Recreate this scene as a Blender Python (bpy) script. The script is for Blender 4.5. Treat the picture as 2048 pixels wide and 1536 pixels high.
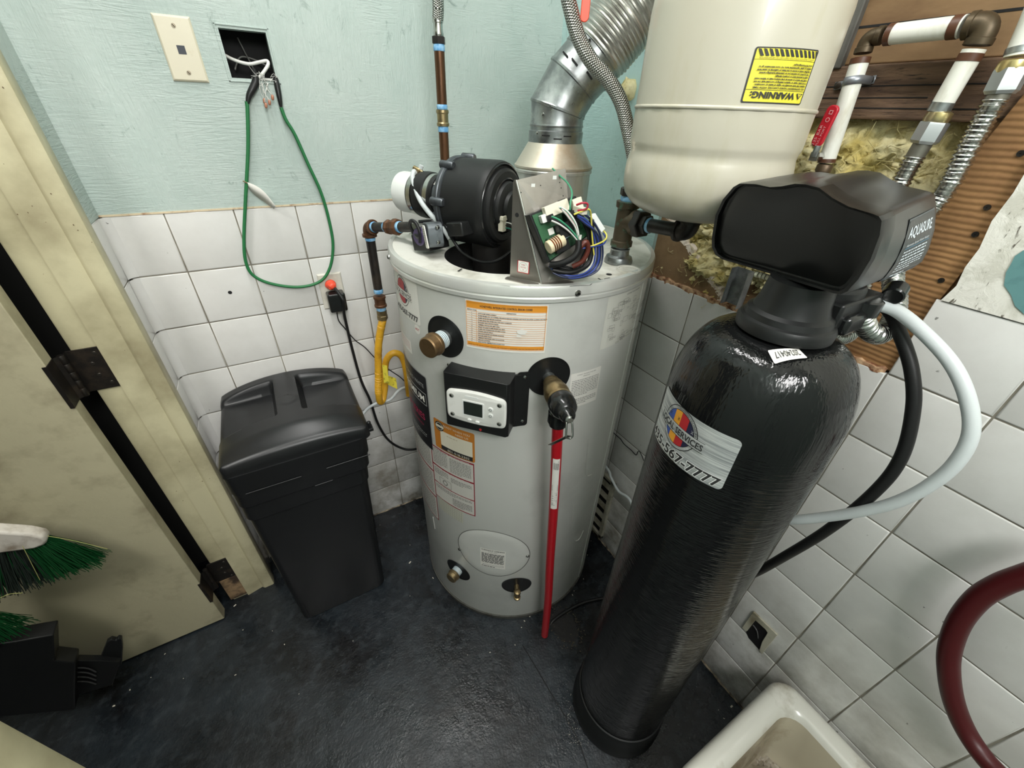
import bpy, bmesh, math, random
from mathutils import Vector, Matrix, noise
random.seed(7)
PI = math.pi
S = bpy.context.scene
COL = S.collection
for o in list(bpy.data.objects): bpy.data.objects.remove(o)

# ------------------------------------------------------------------ camera
T = 0.1524                      # tile pitch
FPX, PITCH, ROLL, HEAD = 810.77, .5905, .0398, 1.0304
CAM = Vector((-6.3347*T, -9.1017*T, 10.5894*T))
_F = Vector((math.cos(HEAD)*math.cos(PITCH), math.sin(HEAD)*math.cos(PITCH), -math.sin(PITCH)))
_R = Vector((math.sin(HEAD), -math.cos(HEAD), 0)); _U = _R.cross(_F)
_R, _U = math.cos(ROLL)*_R + math.sin(ROLL)*_U, -math.sin(ROLL)*_R + math.cos(ROLL)*_U
cd = bpy.data.cameras.new('camera'); cam = bpy.data.objects.new('camera', cd); COL.objects.link(cam)
cd.sensor_width = 36; cd.lens = 36*FPX/2048; cd.clip_start = .02; cd.clip_end = 30
cam.matrix_world = Matrix(((_R.x,_U.x,-_F.x,CAM.x),(_R.y,_U.y,-_F.y,CAM.y),(_R.z,_U.z,-_F.z,CAM.z),(0,0,0,1)))
S.camera = cam

# ------------------------------------------------------------------ world, lights, exposure
w = bpy.data.worlds.new('world'); S.world = w; w.use_nodes = True
w.node_tree.nodes['Background'].inputs[0].default_value = (.75,.82,.9,1)
w.node_tree.nodes['Background'].inputs[1].default_value = .35
def area(name, loc, size, power, col, target):
    l = bpy.data.lights.new(name, 'AREA'); l.shape = 'RECTANGLE'; l.size, l.size_y = size
    l.energy = power; l.color = col
    o = bpy.data.objects.new(name, l); COL.objects.link(o); o.location = loc
    o.rotation_euler = (Vector(target)-Vector(loc)).to_track_quat('-Z','Y').to_euler()
    return o
area('ceiling_lamp_light', (-.88,-.80,2.90), (.18,1.20), 20.5, (1,.985,.965), (-.88,-.80,0))
area('front_fill_light', (-.86,-2.43,2.30), (.8,.8), 53, (1,.985,.975), (-.55,0,1.55))  # unseen soft fill added behind the camera to light the heater's front
area('passage_fill_light', (-2.05,-1.5,2.85), (.6,.6), 28, (1,.985,.94), (-1.9,-.6,.6))  # added fill over the passage to brighten the door; no known fixture
S.view_settings.view_transform = 'Standard'; S.view_settings.look = 'None'
S.view_settings.gamma = 1; S.view_settings.use_curve_mapping = False
S.view_settings.exposure = 0.0

# ------------------------------------------------------------------ helpers
def ray(u, v): return _F + _R*((u-1024)/FPX) - _U*((v-768)/FPX)
def at(u, v, x, y):             # point seen at (u,v) on the upright plane facing the lens through (x,y)
    d = ray(u,v); n = Vector((math.cos(HEAD), math.sin(HEAD), 0))
    return CAM + d*(n.dot(Vector((x,y,0))-Vector((CAM.x,CAM.y,0)))/n.dot(d))
def onp(u, v, ax, val):         # point seen at (u,v) on the plane axis=val
    d = ray(u,v); return CAM + d*((val-CAM[ax])/d[ax])
def lin(c): return tuple(((x/255)/12.92 if x/255 <= .04045 else ((x/255+.055)/1.055)**2.4) for x in c)

class NT:
    def __init__(s, m): s.t = m.node_tree; s.n = s.t.nodes; s.l = s.t.links; s.b = s.n['Principled BSDF']; s.co = None
    def node(s, kind, **k):
        n = s.n.new(kind)
        for a, v in k.items(): setattr(n, a, v)
        return n
    def coord(s, which='Object', scale=(1,1,1), rot=(0,0,0)):
        if s.co is None: s.co = s.node('ShaderNodeTexCoord')
        mp = s.node('ShaderNodeMapping'); mp.inputs['Scale'].default_value = scale; mp.inputs['Rotation'].default_value = rot
        s.l.new(s.co.outputs[which], mp.inputs[0]); return mp.outputs[0]
    def noise(s, scale, detail=4, rough=.55, dist=0, co=None, sc=(1,1,1)):
        n = s.node('ShaderNodeTexNoise'); n.inputs['Scale'].default_value = scale; n.inputs['Detail'].default_value = detail
        n.inputs['Roughness'].default_value = rough; n.inputs['Distortion'].default_value = dist
        s.l.new(co if co is not None else s.coord(scale=sc), n.inputs['Vector']); return n.outputs['Fac']
    def ramp(s, fac, lo, hi, a=0., b=1.):
        r = s.node('ShaderNodeMapRange'); r.inputs[1].default_value = lo; r.inputs[2].default_value = hi
        r.inputs[3].default_value = a; r.inputs[4].default_value = b; s.l.new(fac, r.inputs[0]); return r.outputs[0]
    def mix(s, fac, a, b):
        m = s.node('ShaderNodeMix', data_type='RGBA')
        if isinstance(fac,(int,float)): m.inputs[0].default_value = fac
        else: s.l.new(fac, m.inputs[0])
        for i, v in ((6,a),(7,b)):
            if isinstance(v, tuple): m.inputs[i].default_value = (*v[:3],1)
            else: s.l.new(v, m.inputs[i])
        return m.outputs[2]
    def math(s, op, a, b=None, c=None):
        m = s.node('ShaderNodeMath', operation=op)
        for i, v in enumerate((a,b,c)):
            if v is None: continue
            if isinstance(v,(int,float)): m.inputs[i].default_value = v
            else: s.l.new(v, m.inputs[i])
        return m.outputs[0]
    def bump(s, h, strength=.3, dist=.002):
        b = s.node('ShaderNodeBump'); b.inputs['Strength'].default_value = strength; b.inputs['Distance'].default_value = dist
        s.l.new(h, b.inputs['Height']); s.l.new(b.outputs[0], s.b.inputs['Normal']); return b
def mat(name, col, rough=.5, metal=0., dirt=None, dscale=8, dlo=.5, dhi=.75, bump=None, bscale=60, bdist=.001, sc=(1,1,1), coat=0, spec=.5, rvar=0):
    m = bpy.data.materials.new(name); m.use_nodes = True; n = NT(m); b = n.b
    c = lin(col); b.inputs['Base Color'].default_value = (*c,1); b.inputs['Roughness'].default_value = rough
    b.inputs['Metallic'].default_value = metal; b.inputs['Specular IOR Level'].default_value = spec
    if coat: b.inputs['Coat Weight'].default_value = coat
    if dirt:
        f = n.ramp(n.noise(dscale, 6, .6, sc=sc), dlo, dhi)
        n.l.new(n.mix(f, c, lin(dirt)), b.inputs['Base Color'])
    if rvar:
        n.l.new(n.ramp(n.noise(dscale*1.7, 4), .35, .65, rough-rvar, rough+rvar), b.inputs['Roughness'])
    if bump: n.bump(n.noise(bscale, 3, sc=sc), bump, bdist)
    return m

# --- mesh builder ------------------------------------------------------------
class M:
    def __init__(s): s.v = []; s.f = []; s.mi = []; s.uv = {}
    def add(s, vs, fs, mi=0):
        o = len(s.v); s.v += [Vector(p) for p in vs]
        for f in fs: s.f.append(tuple(i+o for i in f)); s.mi.append(mi)
        return o
    def box(s, c, d, rot=None, mi=0, taper=1.0):
        hx,hy,hz = d[0]/2,d[1]/2,d[2]/2
        vs = [Vector((x*hx*(taper if z>0 else 1), y*hy*(taper if z>0 else 1), z*hz)) for z in (-1,1) for y in (-1,1) for x in (-1,1)]
        if rot is not None: vs = [rot @ v for v in vs]
        s.add([v+Vector(c) for v in vs], [(0,2,3,1),(4,5,7,6),(0,1,5,4),(2,6,7,3),(0,4,6,2),(1,3,7,5)], mi)
        return s
    def bx(s, a, b, mi=0): return s.box([(a[i]+b[i])/2 for i in range(3)], [abs(b[i]-a[i]) for i in range(3)], mi=mi)
    def lathe(s, prof, base=(0,0,0), axis=(0,0,1), n=48, mi=0, cap=True, sx=1, sy=1):
        ax = Vector(axis).normalized(); q = ax.to_track_quat('Z','Y').to_matrix(); base = Vector(base)
        vs = []
        for r, h in prof:
            for k in range(n):
                a = 2*PI*k/n; vs.append(base + q @ Vector((r*math.cos(a)*sx, r*math.sin(a)*sy, h)))
        fs = []
        for i in range(len(prof)-1):
            for k in range(n):
                a, b = i*n+k, i*n+(k+1)%n; fs.append((a,b,b+n,a+n))
        if cap:
            if prof[0][0] > 1e-5: fs.append(tuple(range(n-1,-1,-1)))
            if prof[-1][0] > 1e-5: fs.append(tuple((len(prof)-1)*n+k for k in range(n)))
        s.add(vs, fs, mi); return s
    def prism(s, poly, z0, z1, fr=None, mi=0):   # poly in the frame's xy, extruded along its z
        fr = fr or Matrix.Identity(4); n = len(poly)
        vs = [fr @ Vector((x,y,z0)) for x,y in poly]+[fr @ Vector((x,y,z1)) for x,y in poly]
        s.add(vs, [tuple(range(n-1,-1,-1)), tuple(range(n,2*n))]+[(i,(i+1)%n,(i+1)%n+n,i+n) for i in range(n)], mi); return s
    def tube(s, pts, r, n=12, sub=6, mi=0, cap=True, smooth=True, uv=True):
        pts = [Vector(p) for p in pts]
        P = spline(pts, sub) if smooth and len(pts) > 2 else pts
        L = [0]
        for a, b in zip(P, P[1:]): L.append(L[-1]+(b-a).length)
        t0 = (P[1]-P[0]).normalized(); nrm = t0.orthogonal().normalized(); vs = []; fs = []; prev = t0
        base = len(s.v)
        for i, p in enumerate(P):
            t = (P[min(i+1,len(P)-1)]-P[max(i-1,0)])
            t = t.normalized() if t.length > 1e-9 else prev
            nrm = prev.rotation_difference(t) @ nrm; nrm = (nrm - t*nrm.dot(t)).normalized(); prev = t
            bi = t.cross(nrm); rr = r(L[i]/L[-1], L[i]) if callable(r) else r
            for k in range(n):
                a = 2*PI*k/n; vs.append(p + nrm*(rr*math.cos(a)) + bi*(rr*math.sin(a)))
        for i in range(len(P)-1):
            for k in range(n):
                a, b = i*n+k, i*n+(k+1)%n; fs.append((a,b,b+n,a+n))
                if uv: s.uv[len(s.f)+len(fs)-1] = [(L[i],k/n),(L[i],(k+1)/n),(L[i+1],(k+1)/n),(L[i+1],k/n)]
        if cap: fs.append(tuple(range(n-1,-1,-1))); fs.append(tuple((len(P)-1)*n+k for k in range(n)))
        s.add(vs, fs, mi); return s
    def build(s, name, mats, parent=None, smooth=35, bevel=0, seg=2, kind=None, subd=0, inv=None):
        me = bpy.data.meshes.new(name); me.from_pydata([tuple(v) for v in s.v], [], s.f)
        if not isinstance(mats, (list,tuple)): mats = [mats]
        for m in mats: me.materials.append(m)
        me.polygons.foreach_set('material_index', s.mi)
        if s.uv:
            ul = me.uv_layers.new(name='UVMap')
            for fi, uvs in s.uv.items():
                for li, q in zip(me.polygons[fi].loop_indices, uvs): ul.data[li].uv = q
        me.update()
        if smooth:
            me.shade_smooth(); me.set_sharp_from_angle(angle=math.radians(smooth))
        o = bpy.data.objects.new(name, me); COL.objects.link(o)
        if bevel:
            b = o.modifiers.new('bevel','BEVEL'); b.width = bevel; b.segments = seg; b.limit_method = 'ANGLE'; b.angle_limit = math.radians(35); b.harden_normals = False
        if subd:
            b = o.modifiers.new('sub','SUBSURF'); b.levels = b.render_levels = subd
        if kind: o['kind'] = kind
        if parent is not None: attach(o, parent)
        return o
def spline(P, sub):
    out = []
    for i in range(len(P)-1):
        p0 = P[max(i-1,0)]; p1 = P[i]; p2 = P[i+1]; p3 = P[min(i+2,len(P)-1)]
        for k in range(sub):
            t = k/sub
            out.append(.5*((2*p1)+(p2-p0)*t+(2*p0-5*p1+4*p2-p3)*t*t+(3*p1-p0-3*p2+p3)*t**3))
    out.append(P[-1]); return out
def attach(o, parent):
    o.parent = parent; o.matrix_parent_inverse = Matrix.Translation(-parent.location)
def tag(o, label=None, cat=None, group=None, kind=None):
    if label: o['label'] = label
    if cat: o['category'] = cat
    if group: o['group'] = group
    if kind: o['kind'] = kind
    return o
def thing(name, label, cat, loc=(0,0,0), group=None):
    o = bpy.data.objects.new(name, None); COL.objects.link(o); o.location = loc; o.empty_display_size = .05
    return tag(o, label, cat, group)
def frame(o, x, y, z=None):     # 4x4 frame from origin and axes
    x = Vector(x).normalized(); y = Vector(y); y = (y-x*y.dot(x)).normalized(); z = x.cross(y)
    return Matrix(((x.x,y.x,z.x,o[0]),(x.y,y.y,z.y,o[1]),(x.z,y.z,z.z,o[2]),(0,0,0,1)))
def rot3(x, y): return frame((0,0,0), x, y).to_3x3()
def rrect(w, h, r, n=5, cx=0, cy=0):
    out = []
    for sx, sy, a0 in ((1,-1,-90),(1,1,0),(-1,1,90),(-1,-1,180)):
        for k in range(n+1):
            a = math.radians(a0+90*k/n); out.append((cx+sx*(w/2-r)+r*math.cos(a), cy+sy*(h/2-r)+r*math.sin(a)))
    return out

# --- flat print (labels): drawn in metres, laid on a plane or round a cylinder ---
class Flat:
    def __init__(s): s.items = []; s.h = 0
    def poly(s, pts, mi, h=None):
        s.h += 1; s.items.append(([(x,y,h if h is not None else s.h) for x,y in pts], [tuple(range(len(pts)))], mi)); return s
    def rect(s, x0, y0, x1, y1, mi, res=.008):
        n = max(1, int(abs(x1-x0)/res)); s.h += 1; v = []; f = []
        for i in range(n+1):
            x = x0+(x1-x0)*i/n; v += [(x,y0,s.h),(x,y1,s.h)]
            if i: f.append((2*i-2,2*i,2*i+1,2*i-1))
        s.items.append((v,f,mi)); return s
    def rr(s, w, h, r, mi, cx=0, cy=0, res=.008):
        s.rect(cx-w/2, cy-h/2+r, cx+w/2, cy+h/2-r, mi, res); k = s.h
        s.rect(cx-w/2+r, cy-h/2, cx+w/2-r, cy+h/2, mi, res)
        for a in (-1,1):
            for b in (-1,1): s.disc(cx+a*(w/2-r), cy+b*(h/2-r), r, mi)
        return s
    def disc(s, cx, cy, r, mi, n=28, r2=0, a0=0, a1=360, sy=1):
        s.h += 1; v = []; f = []
        for i in range(n+1):
            a = math.radians(a0+(a1-a0)*i/n); v += [(cx+r*math.cos(a),cy+sy*r*math.sin(a),s.h),(cx+r2*math.cos(a),cy+sy*r2*math.sin(a),s.h)]
            if i: f.append((2*i-2,2*i,2*i+1,2*i-1))
        s.items.append((v,f,mi)); return s
    def frame(s, x0, y0, x1, y1, t, mi):
        s.rect(x0,y0,x1,y0+t,mi); s.rect(x0,y1-t,x1,y1,mi); s.rect(x0,y0,x0+t,y1,mi); s.rect(x1-t,y0,x1,y1,mi); return s
    def text(s, body, x, y, size, mi, align='CENTER', sx=1., off=0., rot=0, width=None, arc=None):
        cu = bpy.data.curves.new('t','FONT'); cu.body = body; cu.size = size; cu.align_x = align; cu.offset = off; cu.resolution_u = 3
        o = bpy.data.objects.new('t', cu); me = o.to_mesh(); s.h += 1
        vs = [Vector((v.co.x*sx, v.co.y)) for v in me.vertices]
        fs = [tuple(p.vertices) for p in me.polygons]
        if width and vs:
            lo = min(v.x for v in vs); hi = max(v.x for v in vs); k = width/(hi-lo)
            for v in vs: v.x *= k
        c, d = math.cos(math.radians(rot)), math.sin(math.radians(rot)); out = []
        for v in vs:
            if arc:             # wrap round a circle of radius arc about (x,y), centred on angle rot
                a = math.radians(rot)-v.x/arc; rr = arc+v.y; out.append((x+rr*math.cos(a), y+rr*math.sin(a), s.h))
            else: out.append((x+c*v.x-d*v.y, y+d*v.x+c*v.y, s.h))
        s.items.append((out, fs, mi)); o.to_mesh_clear(); bpy.data.objects.remove(o); bpy.data.curves.remove(cu); return s
    def lines(s, x0, x1, y1, n, dy, th, mi, seed=1, last=.6):     # rows of tiny print too small to read
        rr_ = random.Random(seed)
        for i in range(n):
            x = x0; xe = x1 if i < n-1 else x0+(x1-x0)*last
            while x < xe:
                wd = rr_.uniform(.6,2.2)*th*2.2; e = min(x+wd, xe); y = y1-i*dy
                s.items.append(([(x,y,s.h+1),(e,y,s.h+1),(e,y+th,s.h+1),(x,y+th,s.h+1)],[(0,1,2,3)],mi)); x = e+th*.8
        s.h += 1; return s
    def build(s, name, mats, mapf, parent=None, step=.00006, base=.0005, label=None):
        m = M()
        for v, f, mi in s.items: m.add([mapf(x,y,base+step*h) for x,y,h in v], f, mi)
        o = m.build(name, mats, parent, smooth=0)
        if label: o['label'] = label
        return o
def cylmap(cx, cy, r, adeg, z0, flip=False, tilt=0):
    a0 = math.radians(adeg); c, d = math.cos(math.radians(tilt)), math.sin(math.radians(tilt))
    def f(x, y, h):
        if flip: x, y = -x, -y
        x, y = c*x-d*y, d*x+c*y
        a = a0+x/r; return Vector((cx+(r+h)*math.cos(a), cy+(r+h)*math.sin(a), z0+y))
    return f
def planemap(fr, flip=False):
    def f(x, y, h):
        if flip: x, y = -x, -y
        return fr @ Vector((x,y,h))
    return f

# ------------------------------------------------------------------ materials
def teal_mat(name, col):
    m = mat(name, col, .5, bump=None); n = NT(m); c = lin(col)
    spots = n.ramp(n.noise(22, 6, .75, 1.2, sc=(1,1,.6)), .60, .72)
    big = n.ramp(n.noise(3.5, 6, .68), .35, .68, 0, .8)
    base = n.mix(big, c, tuple(x*y for x,y in zip(c,(.80,.86,.85))))
    n.l.new(n.mix(n.math('MULTIPLY', spots, .6), base, lin((96,116,108))), n.b.inputs['Base Color'])
    # brushed paint: curved strokes in patches
    s1 = n.noise(9, 3, .6, 1.6, co=n.coord(scale=(1.6,1.6,13), rot=(0,.5,0)))
    s2 = n.noise(9, 3, .6, 1.6, co=n.coord(scale=(11,11,1.5), rot=(0,.35,0)))
    mask = n.ramp(n.noise(3.2, 4, .6), .42, .58)
    ma = n.math('ADD', n.math('MULTIPLY', s1, mask), n.math('MULTIPLY', s2, n.math('SUBTRACT', 1., mask)))
    h = n.math('ADD', n.math('MULTIPLY', ma, 2.3), n.math('MULTIPLY', n.noise(55, 6, .7, .8), 1.1))
    n.bump(h, .4, .0022); return m
TEAL = teal_mat('teal_paint', (180,192,186))
TEAL2 = teal_mat('teal_paint_right_shading', (178,206,203))  # same teal paint; its tone is shifted to imitate the light on this side
def tile_mat():
    m = mat('white_glazed_tile', (224,223,219), .2, coat=.3); n = NT(m)
    oi = n.node('ShaderNodeObjectInfo'); c = lin((224,223,219))
    v = n.mix(oi.outputs['Random'], c, tuple(x*.9 for x in c))
    g = n.node('ShaderNodeNewGeometry'); sx = n.node('ShaderNodeSeparateXYZ'); n.l.new(g.outputs['Position'], sx.inputs[0])
    low = n.ramp(sx.outputs['Z'], .62, 0., 0, 1)
    nz = n.noise(7, 6, .65, co=g.outputs['Position'])
    gr = n.math('MULTIPLY', n.ramp(nz, .35, .7), n.math('ADD', n.math('MULTIPLY', low, 1.05), .14))
    v = n.mix(gr, v, lin((112,105,86)))
    sp = n.ramp(n.noise(60, 3, .5, co=g.outputs['Position']), .73, .76)
    n.l.new(n.mix(n.math('MULTIPLY', sp, .7), v, lin((60,58,52))), n.b.inputs['Base Color'])
    n.bump(n.noise(6, 2, co=g.outputs['Position']), .12, .004)
    return m
TILE = tile_mat()
GROUT = mat('grey_grout', (142,137,124), .9, dirt=(96,90,78), dscale=9, dlo=.4, dhi=.65)
def floor_mat():
    m = mat('dark_floor_paint', (42,44,46), .32, spec=.45); n = NT(m)
    a = n.ramp(n.math('ADD', n.math('MULTIPLY', n.noise(2.2, 3, .5), .55), n.math('MULTIPLY', n.noise(6, 9, .7, 1.2), .45)), .40, .60); b = n.ramp(n.noise(30, 5, .6), .5, .68)
    c = n.mix(a, lin((11,12,14)), lin((36,43,48)))
    n.l.new(n.mix(n.math('MULTIPLY', b, .4), c, lin((60,66,70))), n.b.inputs['Base Color'])
    n.l.new(n.ramp(n.noise(6, 6, .6), .38, .6, .14, .42), n.b.inputs['Roughness'])
    n.bump(n.math('ADD', n.noise(34, 6, .65), n.math('MULTIPLY', n.noise(150, 3), .4)), .45, .004); return m
FLOOR = floor_mat()
CREAM = mat('cream_door_paint', (196,190,156), .42, dirt=(150,142,112), dscale=5, dlo=.45, dhi=.75, bump=.25, bscale=45)
DOORP = mat('door_paint', (184,178,148), .45, dirt=(128,118,94), dscale=7, dlo=.5, dhi=.8, bump=.5, bscale=30, bdist=.002, sc=(1,1,1))
CHIP = mat('bare_frame_rust', (150,124,92), .8, dirt=(60,46,34), dscale=22, dlo=.4, dhi=.6, bump=.5)
BLACKMET = mat('dark_hinge_metal', (46,43,40), .42, .6, dirt=(74,64,54), dscale=30, bump=.2)
VOID = mat('painted_darkness', (40,40,38), .9)  # near-black colour stands in for the darkness of unlit spaces
DRYWALL = mat('brown_drywall_paper', (142,116,84), .85, dirt=(104,80,54), dscale=9, dlo=.35, dhi=.7, bump=.5, bscale=30, bdist=.003)
GYPSUM = mat('torn_gypsum_edge', (226,214,200), .9, dirt=(170,150,130), dscale=40, bump=.8, bscale=90, bdist=.003)
def wood_mat(name, a, b, sc, rough=.75):
    m = mat(name, a, rough); n = NT(m)
    f = n.ramp(n.noise(10, 8, .7, .8, sc=sc), .35, .66); g = n.ramp(n.noise(34, 5, .6, .3, sc=sc), .58, .7)
    v = n.mix(f, lin(a), lin(b)); n.l.new(n.mix(g, v, lin((38,26,18))), n.b.inputs['Base Color'])
    n.bump(n.noise(30, 6, .7, sc=sc), .8, .003); return m
TIMBER = wood_mat('old_timber', (118,92,70), (74,54,40), (1,.7,6))
STUDW = wood_mat('raw_timber', (150,112,74), (110,76,46), (6,6,.5))
def cardboard_mat():
    m = mat('corrugated_cardboard', (158,110,66), .8); n = NT(m)
    wv = n.node('ShaderNodeTexWave', wave_type='BANDS', bands_direction='Z'); wv.inputs['Scale'].default_value = 34
    wv.inputs['Distortion'].default_value = 1.4; wv.inputs['Detail'].default_value = 3; n.l.new(n.coord(), wv.inputs['Vector'])
    v = n.mix(n.ramp(n.noise(14, 5, .6), .4, .7), lin((150,112,70)), lin((118,84,50)))
    n.l.new(n.mix(n.math('MULTIPLY', wv.outputs['Fac'], .2), v, lin((104,66,36))), n.b.inputs['Base Color'])
    n.bump(wv.outputs['Fac'], .5, .002); return m
CARD = cardboard_mat()
def plaster_mat():
    m = mat('skim_plaster', (222,220,210), .85); n = NT(m)
    a = n.ramp(n.noise(16, 8, .7, .5), .5, .62); b = n.ramp(n.noise(48, 4, .6, 1, sc=(1,2,.6)), .62, .7)
    v = n.mix(n.math('MULTIPLY', a, .5), lin((224,222,212)), lin((178,176,160)))
    n.l.new(n.mix(b, v, lin((98,92,80))), n.b.inputs['Base Color'])
    n.bump(n.noise(40, 6, .7, .6), .6, .003); return m
PLASTER = plaster_mat()
def wool_mat():
    m = mat('yellow_glass_wool', (200,184,116), .95, spec=.1); n = NT(m)
    v = n.mix(n.ramp(n.noise(11, 5, .6), .38, .64), lin((244,236,192)), lin((206,188,118)))
    n.l.new(n.mix(n.ramp(n.noise(60, 5, .7), .5, .75), v, lin((158,140,78))), n.b.inputs['Base Color'])
    n.bump(n.noise(130, 6, .75, .8), .9, .003); return m
WOOL = wool_mat()
GALV = mat('galvanised_steel', (170,174,172), .34, .9, dirt=(134,138,138), dscale=24, dlo=.4, dhi=.6, rvar=.08)
GALVB = mat('bright_galvanised', (200,200,194), .42, .75, dirt=(160,156,138), dscale=10, sc=(3,3,.4), rvar=.06)
CONEM = mat('tarnished_cone', (204,196,180), .4, .7, dirt=(170,146,116), dscale=9)
STEEL = mat('stainless_steel', (190,190,186), .22, 1)
BRASS = mat('brass', (158,140,104), .36, .9, dirt=(98,80,54), dscale=30, bump=.2, bscale=60)
BRONZE = mat('bronze_cap', (128,104,74), .42, .8, dirt=(92,72,48), dscale=26, bump=.15)
COPPERB = mat('aged_brown_pipe', (98,68,46), .38, .7, dirt=(54,38,28), dscale=26, sc=(3,3,.5))
IRON = mat('black_iron', (36,33,31), .42, .3, dirt=(70,60,52), dscale=26, bump=.3, bscale=70)
RUSTIRON = mat('brown_iron_fitting', (98,66,44), .5, .5, dirt=(54,36,26), dscale=30, bump=.4, bscale=80)
VERDI = mat('verdigris_fitting', (84,74,58), .5, .5, dirt=(84,124,104), dscale=24, dlo=.58, dhi=.68, bump=.3)
TAPE = mat('blue_thread_tape', (96,158,206), .5, dirt=(156,200,230), dscale=60, dlo=.4, dhi=.6, bump=.3, bscale=120)
YEL = mat('yellow_coating', (222,168,44), .42, dirt=(186,134,30), dscale=20, bump=.1)
YTAG = mat('yellow_tag', (222,206,70), .6, dirt=(150,140,50), dscale=70, dlo=.55, dhi=.65)
JACKET = mat('grey_jacket_enamel', (208,209,203), .34, .12, dirt=(190,191,185), dscale=6, dlo=.5, dhi=.8, bump=.05, bscale=5, bdist=.01, spec=.4, rvar=.05)
LIDM = mat('dusty_lid_enamel', (216,215,206), .45, .0, dirt=(158,154,138), dscale=10, dlo=.48, dhi=.72, bump=.08)
LIDR = mat('lid_rim_enamel', (210,211,205), .26, .35)
BLK = mat('black_plastic', (27,28,28), .38, spec=.35)
BLKG = mat('gloss_black_plastic', (26,27,27), .18, spec=.5)
BLKM = mat('matte_black_plastic', (27,28,28), .5, dirt=(36,36,35), dscale=12, spec=.35)
BLKR = mat('black_rubber', (26,26,26), .45, spec=.35)
DEEP = mat('hole_black', (20,20,20), .9)
BINM = mat('black_bin_plastic', (26,27,28), .34, spec=.4, dirt=(31,32,33), dscale=7, bump=.06, bscale=240)
WHITE = mat('white_plastic', (224,224,218), .4, dirt=(190,188,178), dscale=20, dlo=.6, dhi=.8)
PVC = mat('white_pvc', (226,228,224), .35)
WPIPE = mat('white_coated_pipe', (222,222,212), .4, dirt=(194,190,172), dscale=16, sc=(3,3,1))
BAND = mat('brown_tape_band', (82,50,32), .45)
CASTG = mat('grey_cast_metal', (112,118,122), .4, .7, dirt=(80,84,86), dscale=40, bump=.3)
PAPER = mat('paper', (228,226,218), .6)
INK = mat('ink', (42,42,42), .6); INKL = mat('small_print', (104,104,100), .6)
IVORY = mat('ivory_plastic', (212,205,182), .4, dirt=(180,160,120), dscale=14, dlo=.6, dhi=.85)
ORANGE = mat('print_orange', (226,150,48), .5); DKOR = mat('print_dark_orange', (186,118,44), .5)
RED = mat('print_red', (176,40,44), .5); BLUE = mat('print_blue', (62,88,160), .5); NAVY = mat('print_navy', (34,36,62), .5)
YELP = mat('print_yellow', (226,214,60), .5)
REDP = mat('red_pipe_plastic', (176,26,36), .3); REDV = mat('red_vinyl_handle', (186,28,44), .4)
ORV = mat('orange_vinyl_handle', (226,74,42), .4)
CREAMT = mat('cream_tank_enamel', (188,183,166), .3, dirt=(176,170,144), dscale=7, dlo=.56, dhi=.8, sc=(2,2,.6), coat=.15, bump=.04, bscale=10, bdist=.01)
ENAM = mat('sink_enamel', (212,210,200), .22, dirt=(132,118,92), dscale=7, dlo=.56, dhi=.78, coat=.3)
REDH = mat('dark_red_hose', (72,18,21), .38, spec=.45)
GRNC = mat('green_cord', (32,108,60), .5, bump=.3, bscale=300)
PCB = mat('green_circuit_board', (44,92,58), .4, dirt=(30,64,42), dscale=60, dlo=.5, dhi=.55)
CONN = mat('ivory_connector', (222,216,196), .5)
def clear_mat(name, col, rough=.25, tr=.55):
    m = mat(name, col, rough); m.node_tree.nodes['Principled BSDF'].inputs['Transmission Weight'].default_value = tr
    m.node_tree.nodes['Principled BSDF'].inputs['IOR'].default_value = 1.35; return m
FROST = clear_mat('milky_tubing', (216,222,222), .35, .2)
def braid_mat():
    m = mat('braided_steel', (168,168,162), .3, .95); n = NT(m)
    uv = n.node('ShaderNodeUVMap'); s = n.node('ShaderNodeSeparateXYZ'); n.l.new(uv.outputs[0], s.inputs[0])
    def dia(sg):
        return n.math('SINE', n.math('ADD', n.math('MULTIPLY', s.outputs[0], 1500.), n.math('MULTIPLY', s.outputs[1], sg*2*PI*9)))
    h = n.math('MULTIPLY', n.math('ADD', dia(1), dia(-1)), .5)
    n.l.new(n.mix(n.ramp(h, -.5, .5), lin((96,94,88)), lin((206,206,200))), n.b.inputs['Base Color'])
    n.bump(h, .8, .0015); return m
BRAID = braid_mat()
def tank_mat():   # filament-wound glossy black
    m = mat('wound_black_tank', (17,18,18), .14, spec=.42, coat=0); n = NT(m)
    hor = n.noise(9, 1.5, .5, .2, sc=(3.,3.,38))
    diag = n.noise(10, 1, .5, .4, co=n.coord(scale=(22,22,3), rot=(.5,.6,.3)))
    g = n.node('ShaderNodeNewGeometry'); sx = n.node('ShaderNodeSeparateXYZ'); n.l.new(g.outputs['Position'], sx.inputs[0])
    f = n.ramp(sx.outputs['Z'], 1.19, 1.25)
    h = n.math('ADD', n.math('MULTIPLY', hor, n.math('SUBTRACT', 1., f)), n.math('MULTIPLY', diag, f))
    bb = n.bump(h, .6, .0012); n.l.new(n.ramp(sx.outputs['Z'], 1.19, 1.25, 1., .55), bb.inputs['Strength'])
    n.b.inputs['Roughness'].default_value = .12; return m
TANKM = tank_mat()
def foil_mat():
    m = mat('silver_foil', (222,224,224), .34, .45); n = NT(m)
    h = n.noise(9, 5, .65, .2, sc=(1,1,30)); n.bump(h, .5, .0005)
    n.l.new(n.mix(n.ramp(h, .35, .65), lin((232,234,232)), lin((160,164,166))), n.b.inputs['Base Color']); return m
FOIL = foil_mat()

# ------------------------------------------------------------------ the room
def struct(name, m, mats, **k):
    o = m.build(name, mats, **k); o['kind'] = 'structure'; return o
floor = struct('floor', M().bx((-2.9,-2.45,-.06),(.16,.12,0)), FLOOR, smooth=0)
TH = .008
ZT = 9*T
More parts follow.
